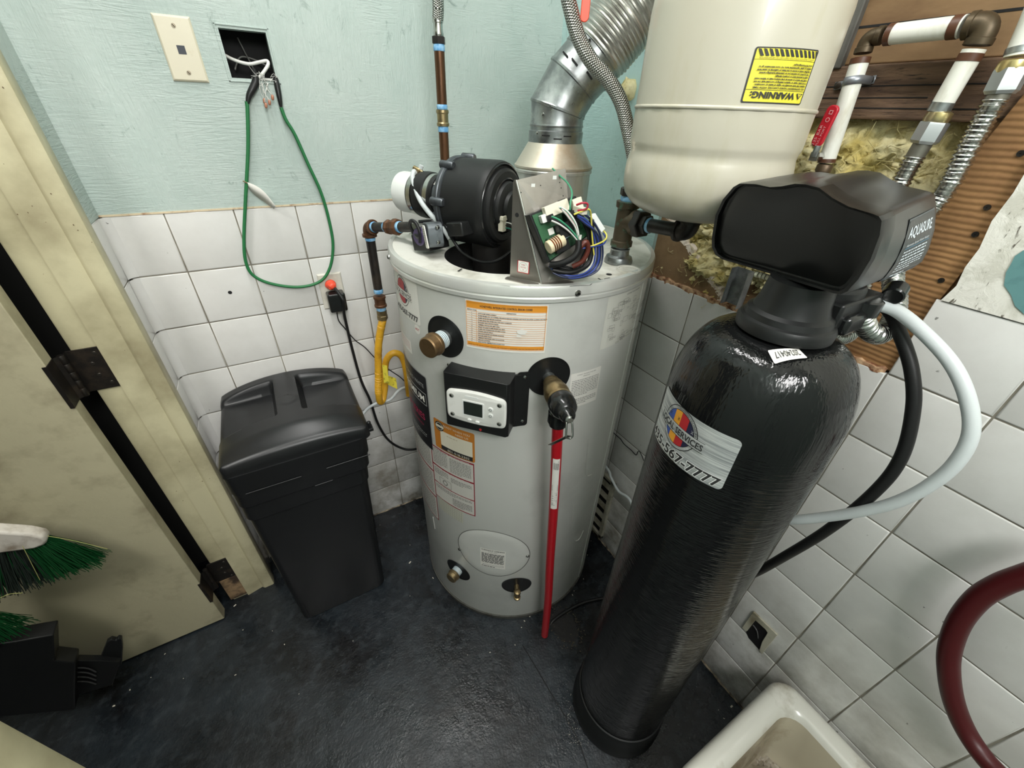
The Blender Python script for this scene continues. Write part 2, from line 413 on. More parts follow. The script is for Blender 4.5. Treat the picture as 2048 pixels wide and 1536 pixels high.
# tile meshes: one full pillow tile, cut widths as needed
def tile_mesh(w, h):
    g = .0011; m = M(); a, b = w/2-g, h/2-g; r = .0035
    rings = [(a,b,0),(a,b,TH-.0022),(a-r*.35,b-r*.35,TH-.0006),(a-r,b-r,TH)]
    vs = []
    for x,y,z in rings: vs += [(-x,-y,z),(x,-y,z),(x,y,z),(-x,y,z)]
    fs = [(i*4+k, i*4+(k+1)%4, i*4+4+(k+1)%4, i*4+4+k) for i in range(3) for k in range(4)]+[(12,13,14,15)]
    m.add(vs, fs); me = bpy.data.meshes.new('tile'); me.from_pydata([tuple(v) for v in m.v], [], m.f); me.materials.append(TILE)
    me.shade_smooth(); me.set_sharp_from_angle(angle=math.radians(50)); return me
_tm = {}
def tile(wallobj, c, rot, w, h):
    key = (round(w,3), round(h,3))
    if key not in _tm: _tm[key] = tile_mesh(w, h)
    o = bpy.data.objects.new('tile', _tm[key]); COL.objects.link(o)
    jit = Matrix.Rotation(random.uniform(-.004,.004), 3, 'X') @ Matrix.Rotation(random.uniform(-.004,.004), 3, 'Y')
    o.matrix_world = Matrix.Translation(c) @ (rot @ jit).to_4x4()
    o.parent = wallobj
RB = rot3((1,0,0),(0,0,1))        # local z -> -Y
RR = rot3((0,-1,0),(0,0,1))       # local z -> -X
RL = rot3((0,1,0),(0,0,1))        # local z -> +X
XL = -1.31
# back wall: substrate with the square hole cut through the plaster
HX0,HX1,HZ0,HZ1 = -.948,-.852,1.660,1.751
def wall_with_hole(y0, y1, x0, x1, z0, z1):
    m = M()
    for a,b in (((x0,z0),(HX0,z1)), ((HX1,z0),(x1,z1)), ((HX0,z0),(HX1,HZ0)), ((HX0,HZ1),(HX1,z1))):
        m.bx((a[0],y0,a[1]),(b[0],y1,b[1]))
    return m
wb = struct('wall_back', wall_with_hole(.0, .012, XL, .0, ZT, 3.0), TEAL, smooth=0)
backing = M().bx((XL-.1,.012,0),(.16,.03,ZT)); backing.build('grout_bed', GROUT, wb, smooth=0)
backing = M().bx((XL,.0018,0),(0,.013,ZT-.003)); backing.build('grout_joint', GROUT, wb, smooth=0)
m = M()
for a,b in (((XL-.1,ZT),(HX0,3.0)), ((HX1,ZT),(.16,3.0)), ((HX0,ZT),(HX1,HZ0)), ((HX0,HZ1),(HX1,3.0))): m.bx((a[0],.012,a[1]),(b[0],.03,b[1]))
m.build('wall_board', TEAL, wb, smooth=0)
M().bx((HX0-.02,.075,HZ0-.02),(HX1+.02,.08,HZ1+.02)).bx((HX0-.022,.03,HZ0-.02),(HX0-.02,.08,HZ1+.02)).bx((HX1+.02,.03,HZ0-.02),(HX1+.022,.08,HZ1+.02)).bx((HX0-.02,.03,HZ0-.022),(HX1+.02,.08,HZ0-.02)).bx((HX0-.02,.03,HZ1+.02),(HX1+.02,.08,HZ1+.022)).build('junction_box', DEEP, wb, smooth=0)
fr = M()
for a,b in (((-.956,1.652),(-.952,1.759)),((-.848,1.652),(-.844,1.759)),((-.956,1.652),(-.844,1.655)),((-.956,1.756),(-.844,1.759))): fr.bx((a[0],-.0022,a[1]),(b[0],.0,b[1]))
fr.build('paint_ridge', TEAL, wb, smooth=0, bevel=.0008)
# tiles sit with their faces flush with y=0
gx = [-.778-i for i in range(8)]
cols = [(-.778*T,0)]+[((-1.778-i)*T,(-.778-i)*T) for i in range(7)]+[(XL+.003,-7.778*T)]
for r in range(9):
    for x0,x1 in cols: tile(wb, Vector(((x0+x1)/2, TH, (r+.5)*T)), RB, x1-x0, T)
M().bx((XL,-.0015,ZT-.001),(0,.004,ZT+.0035)).build('caulk_line', mat('old_caulk',(206,190,160),.7,dirt=(150,110,80),dscale=50), wb, smooth=0)

# right wall
CUT = -7.732*T                    # where the top row has been taken off
wr = struct('wall_right', M().bx((.012,-2.45,0),(.03,.03,ZT-T-.004)).bx((.012,-2.45,ZT-T-.004),(.03,CUT-.012,ZT)), GROUT, smooth=0)
M().bx((.0018,-2.45,0),(.013,0,ZT-T-.003)).bx((.0018,-2.45,ZT-T-.003),(.013,CUT-.004,ZT-.003)).build('grout_joint', GROUT, wr, smooth=0)
rc = [(-.732*T,0)]+[((-1.732-i)*T,(-.732-i)*T) for i in range(15)]
for r in range(9):
    for y0,y1 in rc:
        if r == 8 and y1 > CUT+.01: continue
        if y0 < -2.45: continue
        tile(wr, Vector((TH, (y0+y1)/2, (r+.5)*T)), RR, y1-y0, T)
# broken plywood edge above the remaining tiles
def rough_strip(name, ys, z, mats, parent, amp=.004, x0=-.001, x1=.02, h=.012, seed=3):
    rr_ = random.Random(seed); m = M(); y = ys[0]
    pts = []
    while y > ys[1]: pts.append((y, z+rr_.uniform(-amp,amp))); y -= rr_.uniform(.006,.016)
    pts.append((ys[1], z)); vs = []; fs = []
    for i,(yy,zz) in enumerate(pts):
        xx = x0+rr_.uniform(0,.004)
        vs += [(xx,yy,z-h),(xx,yy,zz),(x1,yy,zz+rr_.uniform(-.002,.002)),(x1,yy,z-h)]
        if i:
            o = 4*i; fs += [(o-4,o-3,o+1,o),(o-3,o-2,o+2,o+1),(o-2,o-1,o+3,o+2)]
    m.add(vs, fs); return m.build(name, mats, parent, smooth=0)
rough_strip('broken_plywood_edge', (-.40,CUT+.004), ZT-T+.006, mat('plywood_splinters',(214,178,140),.8,dirt=(120,70,44),dscale=50,dlo=.4,dhi=.6,bump=.6), wr)
# teal plaster beside the corner
M().bx((0,-.545,ZT-T),(.014,.0,3.0)).bx((0,-.60,1.45),(.014,-.545,3.0)).build('teal_plaster', TEAL2, wr, smooth=0)
# brown board, torn along a slanting line
tear = [(-.52,1.215),(-.80,1.215),(-.787,1.236),(-.768,1.249),(-.744,1.262),(-.722,1.282),(-.690,1.296),(-.662,1.318),(-.632,1.335),(-.604,1.352),(-.588,1.372),(-.556,1.386),(-.545,1.42),(-.52,1.45)]
FRR = frame((0,0,0),(0,1,0),(0,0,1))
def yz(poly, x0, x1, mats, name, parent, **k):
    return M().prism(poly, x0, x1, FRR).build(name, mats, parent, **k)
yz(tear, .012, .024, DRYWALL, 'brown_wall_board', wr, smooth=0)
edge = M(); rr_ = random.Random(5); tl = [Vector((.012,*p)) for p in tear[1:]]; tl = spline(tl, 5)
vs = []; fs = []
for i,p in enumerate(tl):
    a = rr_.uniform(.004,.012); b = rr_.uniform(.003,.011)
    vs += [(.0105+rr_.uniform(0,.002),p.y+a,p.z+.2*a),(.012+rr_.uniform(0,.003),p.y-b,p.z+b),(.024,p.y-b*1.2,p.z+b*1.2)]
    if i: o = 3*i; fs += [(o-3,o-2,o+1,o),(o-2,o-1,o+2,o+1)]
edge.add(vs, fs); edge.build('torn_plaster_edge', GYPSUM, wr, smooth=0)
# cavity: dark backing, studs, timber, upper sheet
M().bx((.125,-1.6,ZT-T-.1),(.135,-.45,3.0)).bx((.03,-1.34,1.0),(.125,-1.30,3.0)).build('cavity_back', VOID, wr, smooth=0)
M().bx((.03,-1.295,1.705),(.05,-.60,3.0)).build('upper_brown_sheet', mat('brown_sheet',(138,110,76),.8,dirt=(92,66,40),dscale=6,dlo=.4,dhi=.75,bump=.5,bscale=18,bdist=.004,sc=(1,.6,1.6)), wr, smooth=0, bevel=.002)
M().bx((.0295,-1.295,1.756),(.034,-.86,1.7595)).build('sheet_joint', DEEP, wr, smooth=0)
bp = M().bx((.022,-1.33,1.624),(.062,-.60,1.704)); bp.build('horizontal_timber', TIMBER, wr, smooth=0, bevel=.003)
for z, a, b in ((1.672,-1.28,-.62),(1.655,-1.02,-.70),(1.640,-1.25,-.9)):
    M().bx((.0212,a,z),(.0225,b,z+.0016)).build('timber_crack', DEEP, wr, smooth=0)
M().bx((.018,-.868,1.70),(.045,-.836,2.5)).build('dark_stud', mat('weathered_stud',(86,84,78),.7,dirt=(48,46,42),dscale=14,sc=(3,3,.6),bump=.5), wr, smooth=0, bevel=.002)
# cardboard faced stud with screws
cw = []; rr_ = random.Random(9)
z = 1.222
LE = [(1.222,-1.092),(1.30,-1.083),(1.34,-1.07),(1.45,-1.098),(1.53,-1.105),(1.60,-1.122),(1.66,-1.135)]
left = [(y+rr_.uniform(-.002,.002), zz) for zz, y in LE]
poly = [(CUT-.004,1.222)]+[(CUT-.004,1.372),(-1.19,1.45),(-1.186,1.52),(-1.189,1.60),(-1.192,1.66)]+left[::-1]
yz(poly, .010, .020, CARD, 'cardboard_strip', wr, smooth=0, bevel=.0008)
M().bx((.022,-1.30,1.20),(.062,-1.10,1.625)).build('raw_timber_stud', STUDW, wr, smooth=0)
M().bx((.016,-1.165,1.63),(.03,-1.10,1.70)).build('timber_end_block', TIMBER, wr, smooth=0)  # short block of the same old timber at the board's end
def px_poly(pts, ax, val): return [onp(u,v,ax,val) for u,v in pts]
# skim plaster right of the opening, over the tiles
left = [(CUT-.008,ZT+.001),(-1.193,1.40),(-1.189,1.43),(-1.191,1.46),(-1.185,1.50),(-1.188,1.54),(-1.186,1.575),(-1.191,1.61),(-1.189,1.70),(-1.192,3.0)]
yz(left+[(-2.45,3.0),(-2.45,ZT+.001)], -.002, .014, PLASTER, 'skim_plaster', wr, smooth=0)
tp = px_poly([(2008,570),(2012,545),(2022,528),(2030,512),(2048,500),(2085,490),(2110,560),(2100,640),(2048,628),(2030,612),(2022,590)],0,-.003)
M().prism([(p.y,p.z) for p in tp], -.0035, -.0015, FRR).build('teal_paint_patch', mat('teal_paint_old',(96,140,140),.6,dirt=(70,110,112),dscale=30,bump=.4), wr, smooth=0)
tr = px_poly([(1905,600),(1935,604),(1975,622),(1962,630),(1945,622),(1915,613)],0,-.003)
# screws in the cardboard edge
for u, v in ((1974,415),(1950,469),(1882,561),(2041,307)):
    p = onp(u,v,0,.008)
    m = M().lathe([(.0005,.0),(.0042,.0004),(.0045,-.0012),(.002,-.004),(.0018,-.016)], p, (-1,0,0), n=12)
    m.box(p+Vector((-.0004,0,0)),(.0008,.0055,.0011)).box(p+Vector((-.0004,0,0)),(.0008,.0011,.0055),mi=0)
    m.build('screw', BLACKMET, wr, smooth=40)
# glass wool
def wool(name, y0, y1, z0, z1, xb, amp, ny, nz, seed, parent):
    m = M(); vs = []
    for j in range(nz+1):
        for i in range(ny+1):
            u, v = i/ny, j/nz; y = y0+(y1-y0)*u; z = z0+(z1-z0)*v
            p = Vector((seed,y*7,z*9)); q = Vector((seed+3,y*22,z*26))
            a = noise.turbulence(p,3,False)*.55+noise.noise(q)*.35+abs(noise.noise(q*2.7))*.45+noise.noise(q*6)*.16
            edge = min(1,6*min(u,1-u,v+.15,1-v))
            vs.append((xb-amp*(a+.35)*edge, y+.006*noise.noise(q*3), z+.008*noise.noise(q*2.3+Vector((5,0,0)))))
    fs = [(j*(ny+1)+i,(j+1)*(ny+1)+i,(j+1)*(ny+1)+i+1,j*(ny+1)+i+1) for j in range(nz) for i in range(ny)]
    m.add(vs, fs); base = list(m.v); rr_ = random.Random(int(seed*10))
    for _ in range(900):
        p = base[rr_.randrange(len(base))]; d = Vector((rr_.uniform(-.3,.1),rr_.gauss(0,1),rr_.gauss(0,.7))).normalized(); L = rr_.uniform(.012,.035); r = rr_.uniform(.0003,.0008)
        s = Vector((-.002,0,0)); bend = Vector((rr_.uniform(-.006,0),rr_.gauss(0,.006),rr_.gauss(0,.006)))
        P = [p+s, p+s+d*L*.5+bend+Vector((-.003,0,0)), p+d*L]
        m.tube(P, r, n=3, sub=2, uv=False, cap=False)
    o = m.build(name, WOOL, parent, smooth=80); o['kind'] = 'stuff'; return o
w1 = wool('glass_wool', -.50,-1.105,1.205,1.628,.058,.062,150,110,1.3, wr)
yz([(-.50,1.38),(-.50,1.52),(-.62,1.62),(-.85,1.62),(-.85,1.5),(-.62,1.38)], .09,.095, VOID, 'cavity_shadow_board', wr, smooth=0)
# bit of wool sticking out by the corner
m = M(); c = onp(1256,178,0,-.01)
tw = M().lathe([(.0,-.03),(.016,-.022),(.024,-.004),(.02,.012),(.008,.024),(0,.028)], c, (-.3,.2,1), n=24)
for i, v in enumerate(tw.v): tw.v[i] = v+Vector((noise.noise(v*60),noise.noise(v*60+Vector((9,0,0))),noise.noise(v*70+Vector((0,9,0)))))*.007
tag(tw.build('insulation_tuft', WOOL, smooth=80), 'small yellow tuft of insulation poking from the wall behind the cream tank', 'insulation')
# galvanised stud end above the tiles
g = M(); p = onp(1478,575,0,-.004)
fr_ = frame(p, (0,-1,0), (0,.25,1))
for a, b in (((-.022,-.045,-.004),(.022,.045,-.0028)), ((-.022,-.045,-.004),(-.0208,.045,.02)), ((.0208,-.045,-.004),(.022,.045,.02))):
    vs = [fr_ @ Vector((x,y,z)) for z in (a[2],b[2]) for y in (a[1],b[1]) for x in (a[0],b[0])]
    g.add(vs, [(0,2,3,1),(4,5,7,6),(0,1,5,4),(2,6,7,3),(0,4,6,2),(1,3,7,5)])
g.build('galvanised_stud', mat('zinc_stud',(158,162,164),.45,.3,dirt=(108,110,110),dscale=20,dlo=.4,dhi=.6), wr, smooth=0)
M().bx((.030,-1.03,1.215),(.05,-.80,1.30)).build('lower_brown_block', DRYWALL, wr, smooth=0)
# scuffed caulk blobs on the top right tile
# left wall, door frame, door
wl = struct('wall_left', M().bx((XL-.06,-.132,0),(XL-.004,.03,ZT)).bx((XL-.06,-.132,ZT),(XL,.03,3.0)), TEAL, smooth=0)
M().bx((XL-.004,-.13,0),(XL-.002,0,ZT-.004)).build('grout_joint', GROUT, wl, smooth=0)
for r in range(9): tile(wl, Vector((XL-TH, -.066, (r+.5)*T)), RL, .128, T)
# cove pieces softening the inside corner
cove = M(); n = 6
for r in range(9):
    vs = []
    z0, z1 = r*T+.002, (r+1)*T-.002
    prof = [(.02*(1-math.sin(a)), .02*(1-math.cos(a))) for a in [PI/2*k/n for k in range(n+1)]]
    for zz in (z0,z1): vs += [(XL+x, -y-.0002, zz) for x,y in prof]
    cove.add(vs, [(k,k+1,k+n+2,k+n+1) for k in range(n)])
cove.build('cove_tile', TILE, wl, smooth=60)
YJ = -.145                         # jamb face looks across the doorway
XA, XB, XC, XD = -1.302,-1.340,-1.395,-1.445
def jamb(name, y, sgn, parentname):
    # stepped hollow-metal frame, plan outline extruded up
    def s(x,d): return (x, y+sgn*d)
    pts = [s(XA,.03),s(XA,.004),s(XA-.004,0),s(XB+.002,-.001),s(XB,.0),s(XB-.003,.007),s(XC,.0105),s(XC-.001,.0215),s(XC-.004,.023),s(XD+.003,.014),s(XD,.016),s(XD,.05),s(XA-.01,.05)]
    return pts
jp = [(XA,YJ+.035),(XA,YJ+.006),(XA-.002,YJ+.001),(XA-.006,YJ-.001),(XB+.006,YJ-.002),(XB,YJ+.002),(XB-.004,YJ+.0075),(XC+.003,YJ-.004),(XC,YJ-.003),(XC-.0015,YJ+.004),(XD+.004,YJ+.003),(XD,YJ+.006),(XD,YJ+.05),(XA-.01,YJ+.05)]
fdoor = struct('door_1', M().prism(jp[::-1], .0, 2.05), CREAM, smooth=40)
oy = -1.03
jp2 = [(x, 2*((YJ+oy)/2)-y) for x,y in jp]
M().prism(jp2, .0, 2.05).build('door_jamb', CREAM, fdoor, smooth=40)
M().bx((XD,oy,2.05),(XA,YJ,2.10)).build('door_head', CREAM, fdoor, smooth=0)
M().bx((XC+.004,YJ-.0022,.012),(XD-.004,YJ+.004,.135)).build('bare_patch', CHIP, fdoor, smooth=0)
# chips on the frame
rr_ = random.Random(4); ch_ = M()
for _ in range(80):
    x = rr_.choice([rr_.uniform(XB,XA),rr_.uniform(XC,XB),rr_.uniform(XD,XC)]); z = rr_.uniform(.02,1.8); s_ = rr_.uniform(.0004,.0014)
    yb = YJ-.0022 if x > XB+.004 else (YJ-.0042+(x-XC)/(XB-XC)*.0115 if x > XC else YJ+.0032)
    ch_.add([(x-s_,yb-.0002,z),(x,yb-.0002,z-s_*rr_.uniform(.5,2)),(x+s_,yb-.0002,z),(x,yb-.0002,z+s_*rr_.uniform(.5,1.6))],[(0,1,2,3)])
ch_.build('paint_chips', mat('chip_brown',(92,74,50),.8), fdoor, smooth=0, kind='stuff')
slab = M().bx((-1.471-.86,-.2115,.008),(-1.471,-.170,2.03)).build('door_leaf', DOORP, fdoor, bevel=.002)
# hinges: one leaf on the jamb, one on the door edge, knuckle barrel between
def hinge(zc):
    h = .114
    m = M().bx((XC-.0005,YJ-.0005,zc-h/2),(XD-.010,YJ+.004,zc+h/2))
    m.bx((-1.4715,-.2145,zc-h/2),(-1.4695,-.172,zc+h/2))
    m.bx((-1.4780,-.2145,zc-h/2),(-1.4705,-.2125,zc+h/2))
    q = M()
    for k in range(5): q.lathe([(.0065,0),(.007,.001),(.007,h/5-.0015),(.0065,h/5-.0008)], (-1.460,-.160,zc-h/2+k*h/5), n=16)
    m.add([(-1.4695,-.172,zc-h/2),(-1.4695,-.172,zc+h/2),(-1.462,-.166,zc+h/2),(-1.462,-.166,zc-h/2)],[(0,1,2,3)])
    m.add([(XD-.010,YJ-.0004,zc-h/2),(XD-.010,YJ-.0004,zc+h/2),(-1.456,-.155,zc+h/2),(-1.456,-.155,zc-h/2)],[(0,3,2,1)])
    o = m.build('door_hinge', BLACKMET, fdoor, smooth=0, bevel=.0004)
    b = q.build('hinge_knuckle', BLACKMET, o, smooth=40); b.parent = o; b.matrix_parent_inverse = Matrix.Identity(4)
    sc = M()
    for dz in (-.042,-.016,.016,.042): sc.lathe([(.0,.0008),(.004,.0006),(.0045,0)], (XC-.012-(.014 if abs(dz)<.02 else 0), YJ-.0005, zc+dz), (0,-1,0), n=12)
    b = sc.build('hinge_screws', mat('worn_screw',(90,86,80),.4,.9), o, smooth=40); b.parent = o; b.matrix_parent_inverse = Matrix.Identity(4)
hinge(1.052); hinge(.185)
struct('wall_left_front', M().bx((XL-.06,-2.45,0),(XL,oy-.03,3.0)).bx((XL-.06,oy-.03,2.10),(XL,YJ+.03,3.0)), TEAL, smooth=0)
struct('wall_front', M().bx((XL-.06,-2.50,0),(.16,-2.45,3.0)), TEAL, smooth=0)
struct('ceiling', M().bx((-2.9,-2.5,3.0),(.16,.12,3.06)), mat('ceiling_white',(206,206,200),.9), smooth=0)
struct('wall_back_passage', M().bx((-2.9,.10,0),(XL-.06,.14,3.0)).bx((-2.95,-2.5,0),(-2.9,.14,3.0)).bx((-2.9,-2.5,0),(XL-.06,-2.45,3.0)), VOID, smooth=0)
# the lamp housing on the ceiling
lm = thing('ceiling_lamp', 'rectangular ceiling lamp above the floor in front of the heater', 'lamp', (-.88,-.80,3.0))
M().bx((-1.00,-1.42,2.93),(-.76,-.18,3.0)).build('lamp_housing', WHITE, lm, bevel=.004)

# ------------------------------------------------------------------ water heater
HX, HY, HR = -.370, -.4156, .348
def hp(a, r, z): a = math.radians(a); return Vector((HX+r*math.cos(a), HY+r*math.sin(a), z))
def hn(a): a = math.radians(a); return Vector((math.cos(a), math.sin(a), 0))
heater = thing('water_heater', 'tall grey gas water heater drum standing in the tiled corner', 'water heater', (HX,HY,0))
prof = [(HR-.02,.0),(HR-.004,.004),(HR-.002,.024),(HR,.030),(HR,1.297)]
M().lathe(prof, (HX,HY,0), n=128, cap=False).build('jacket', JACKET, heater, smooth=30)
M().lathe([(HR-.018,.001),(HR+.002,.001),(HR+.0025,.017),(HR-.018,.018)], (HX,HY,0), n=96).build('base_ring', mat('base_ring_dark',(88,88,82),.5,.4,dirt=(48,42,34),dscale=20), heater, smooth=30)
M().lathe([(HR+.001,1.288),(HR+.006,1.289),(HR+.0065,1.297),(HR+.0045,1.300),(HR+.0065,1.303),(HR+.0065,1.318),(HR+.004,1.3235),(HR-.006,1.3248),(HR-.008,1.321)], (HX,HY,0), n=128, cap=False).build('lid_rim', LIDR, heater, smooth=30)
BX, BY, BR_ = -.478, -.505, .142                 # opening in the lid under the blower
m = M(); N = 96; vs = []
for k in range(N):
    a = 2*PI*k/N; d = Vector((math.cos(a),math.sin(a))); o = Vector((BX-HX,BY-HY)); b = o.dot(d); R_ = HR-.007
    t = -b+math.sqrt(b*b-o.dot(o)+R_*R_)
    vs += [(BX+BR_*d.x,BY+BR_*d.y,1.3205),(BX+t*d.x,BY+t*d.y,1.3225)]
m.add(vs, [(2*k,2*k+1,(2*k+3)%(2*N),(2*k+2)%(2*N)) for k in range(N)])
m.build('lid_top', LIDM, heater, smooth=30)
m = M().lathe([(BR_,1.3206),(BR_,1.262),(0.001,1.260)], (BX,BY,0), n=64, cap=False)
m.build('flue_well', mat('dark_metal_well',(30,29,28),.7,.0,dirt=(22,21,20),dscale=20), heater, smooth=30)
def on_lid(u, v): return onp(u,v,2,1.3225)
c = on_lid(1257,540); M().lathe([(.0,.0012),(.021,.0012),(.0225,.0035),(.0265,.0035),(.0275,0)], c, n=40, cap=False).build('knockout_plug', LIDM, heater, smooth=30)
c = on_lid(1218,549); M().lathe([(0,.0006),(.0065,.0006)], c, n=20, cap=False).build('lid_hole', DEEP, heater, smooth=0)
def slit(name, pts, wd, hgt=.0008, mt=DEEP):
    P = [on_lid(*p) for p in pts]; m = M()
    for a, b in zip(P, P[1:]):
        t = (b-a).normalized(); n_ = Vector((-t.y,t.x,0))*wd/2; up = Vector((0,0,hgt))
        m.add([a-n_+up,b-n_+up,b+n_+up,a+n_+up],[(0,1,2,3)])
    m.build(name, mt, heater, smooth=0)
slit('lid_slot', [(916,543),(924,538)], .004); slit('lid_slot', [(818,468),(827,467)], .004)
slit('lid_seam', [(848,541),(880,550),(930,561),(975,568),(1020,573)], .0012, mt=mat('seam_grey',(120,118,104),.6))
slit('lid_crack', [(1140,573),(1165,571),(1180,571),(1190,563)], .0016); slit('lid_crack', [(1196,557),(1206,562),(1210,558),(1220,556)], .003); slit('lid_crack', [(1204,559),(1209,564)], .003)
def rim_screw(a, z):
    p = hp(a,HR+.0065,z); M().lathe([(.0055,0),(.0058,.003),(.004,.005),(0,.005)], p, hn(a), n=6).lathe([(.0068,0),(.0068,.0012),(0,.0012)], p, hn(a), n=16).build('rim_screw', STEEL, heater, smooth=30)
rim_screw(-101.5,1.307); rim_screw(171,1.305)
# jacket dents / side seam
M().tube([hp(-63,HR+.0005,.03), hp(-63,HR+.0005,1.288)], .0022, n=6).build('jacket_seam', JACKET, heater)
# round access cover
ca = -129.8; cz = .402
cm = cylmap(HX,HY,HR,ca,cz)
m = M(); NR, NA = 8, 72; vs = [cm(0,0,.0028)]
for i in range(1, NR+1):
    for k in range(NA):
        a = 2*PI*k/NA; r = i/NR; vs.append(cm(.123*r*math.cos(a), .120*r*math.sin(a), .0028 if i < NR else .0002))
fs = [(0,1+k,1+(k+1)%NA) for k in range(NA)]
for i in range(NR-1): fs += [(1+i*NA+k,1+(i+1)*NA+k,1+(i+1)*NA+(k+1)%NA,1+i*NA+(k+1)%NA) for k in range(NA)]
m.add(vs, fs); cover = m.build('access_cover', JACKET, heater, smooth=30)
m = M()
for k in range(NA):
    a0, a1 = 2*PI*k/NA, 2*PI*(k+1)/NA
    m.add([cm(.123*math.cos(a0),.120*math.sin(a0),.0006),cm(.1255*math.cos(a0),.1225*math.sin(a0),.0006),cm(.1255*math.cos(a1),.1225*math.sin(a1),.0006),cm(.123*math.cos(a1),.120*math.sin(a1),.0006)],[(0,1,2,3)])
o = m.build('cover_shadow_gap', mat('gap_dark',(92,92,86),.7), heater, smooth=0)
for a, z in ((-149.2,.372),(-110.6,.404)):
    M().lathe([(.006,0),(.006,.002),(.004,.004),(0,.0042)], hp(a,HR+.003,z), hn(a), n=12).build('cover_screw', STEEL, heater, smooth=30)
def port(a, z, r, depth, ry=None, name='port_opening'):
    f = cylmap(HX,HY,HR,a,z); ry = ry or r; m = M(); n = 48
    rings = [(1.0,.0014),(.97,.0012),(.95,.0007),(.8,.0006),(.6,.0006),(.4,.0006),(.2,.0006),(0.0,.0006)]
    vs = []
    for s, h in rings: vs += [f(r*s*math.cos(2*PI*k/n), ry*s*math.sin(2*PI*k/n), max(h,.0004)) for k in range(n)]
    fs = []
    for i in range(len(rings)-1): fs += [(i*n+k,(i+1)*n+k,(i+1)*n+(k+1)%n,i*n+(k+1)%n) for k in range(n)]
    m.add(vs, fs); return m.build(name, BLK, heater, smooth=40)
port(-150.3,1.177,.052,.02); port(-108.6,1.103,.053,.02); port(-152.0,.229,.052,.02,.046); port(-115.4,.231,.053,.02,.046)
def cap(a, z, rn, rc, l0, l1, l2, mats):
    o = hp(a,HR-.01,z); d = hn(a)
    n_ = M().lathe([(rn,0),(rn,l0+.01)], o, d, n=32); tp_ = M()
    L = l0+.01
    for k in range(6): tp_.lathe([(rn+.0004,L-.028+k*.005),(rn+.0016,L-.0265+k*.005),(rn+.0004,L-.024+k*.005)], o, d, n=32, cap=False)
    c_ = M().lathe([(rn,L-.004),(rc,L-.004),(rc+.001,L),(rc+.001,L+.004),(rc-.001,L+.006),(rc-.0015,L+l1-.003),(rc-.004,L+l1),(0,L+l1)], o, d, n=40)
    p = c_.build('end_cap', mats[0], heater, smooth=30, bevel=0)
    q = n_.build('threaded_nipple', mats[1], p, smooth=30); q.parent = p; q.matrix_parent_inverse = Matrix.Identity(4)
    q = tp_.build('thread_tape', mat('pale_thread_tape',(176,190,194),.5,dirt=(214,214,206),dscale=60), p, smooth=30); q.parent = p; q.matrix_parent_inverse = Matrix.Identity(4)
cap(-150.3,1.175,.020,.0265,.036,.026,0,(BRONZE,GALV)); cap(-152.0,.231,.017,.0215,.022,.020,0,(BRASS,GALV))
# drain cock
a = -115.4; o_ = hp(a,HR-.01,.228); d = hn(a)
m = M().lathe([(.009,0),(.009,.028),(.012,.030),(.012,.040),(.009,.042)], o_, d, n=20).lathe([(.010,-.026),(.012,-.024),(.012,-.018),(.0085,-.016),(.0085,.004),(.0105,.006),(.0105,.014),(.006,.016)], o_+d*.040, (0,0,1), n=20)
m.build('drain_cock', BRASS, heater, smooth=30)

# stickers on the drum
def sticker(name, a, z, fl, mats, flip=False, tilt=0, label=None):
    return fl.build(name, mats, cylmap(HX,HY,HR,a,z,flip,tilt), heater, label=label)
K = [PAPER, ORANGE, INK, INKL]
f = Flat().rect(-.0895,-.0575,.0895,.0575,0); f.rect(-.0865,.0395,.0865,.0545,1); f.rect(-.0865,-.0505,.0865,-.0415,1)
f.text('HONEYWELL INTEGRATED CONTROL ERROR CODES', 0,.0437,.0062,2,off=.0002,width=.112)
f.text('ERROR CODE',-.0745,.0340,.0034,2,off=.0001); f.text('DEFINITION',.012,.0340,.0038,2,off=.00012)
f.rect(-.0865,.0385,.0865,.0392,1)
rows = ['LOW FLAME SENSE CURRENT','FLAME SENSED OUT OF NORMAL SEQUENCE BEFORE OPENING GAS VALVE OR AFTER CLOSING GAS VALVE','FLAME DETECTED BEFORE IGNITION','FLAME DETECTED AFTER CALL FOR HEAT COMPLETE','BLOCKED VENT SWITCH FAILED','THERMAL SWITCH OR LIMIT OPEN','FAILED TO LIGHT FLAME SENSED NO HEAT','FLAME LOST DURING RUN OR HEAT CYCLE','IGNITER CIRCUIT FAULT','GAS VALVE DRIVER OR SENSOR SHORTED','BLOWER SPEED FAULT','TEMPERATURE PROBE OPEN OR SHORTED','REPLACE CONTROL','HIGH WATER TEMPERATURE LOCKED OUT']
for i, s in enumerate(rows):
    y = .0320-i*.00515; f.rect(-.0865,y,.0865,y+.0007,1); f.text(s,-.060,y-.0040,.0034,2,'LEFT',sx=.9,off=.00008); f.text(str(i*3+2),-.0745,y-.0040,.0034,2)
f.rect(-.0632,-.0415,-.0625,.038,1); f.frame(-.0865,-.0505,.0865,.0545,.0009,1)
f.text('REFER TO THE INSTALLATION MANUAL OR CONTACT A QUALIFIED SERVICE TECHNICIAN FOR HELP',0,-.0475,.0034,2,width=.166)
f.disc(.036,-.004,.011,0,sy=.6); f.disc(.030,-.015,.006,0,sy=.5)
sticker('error_code_label', -125.9, 1.2255, f, K, label='white and orange error code table sticker')
SVM = [PAPER, RED, BLUE, ORANGE, NAVY, INK]
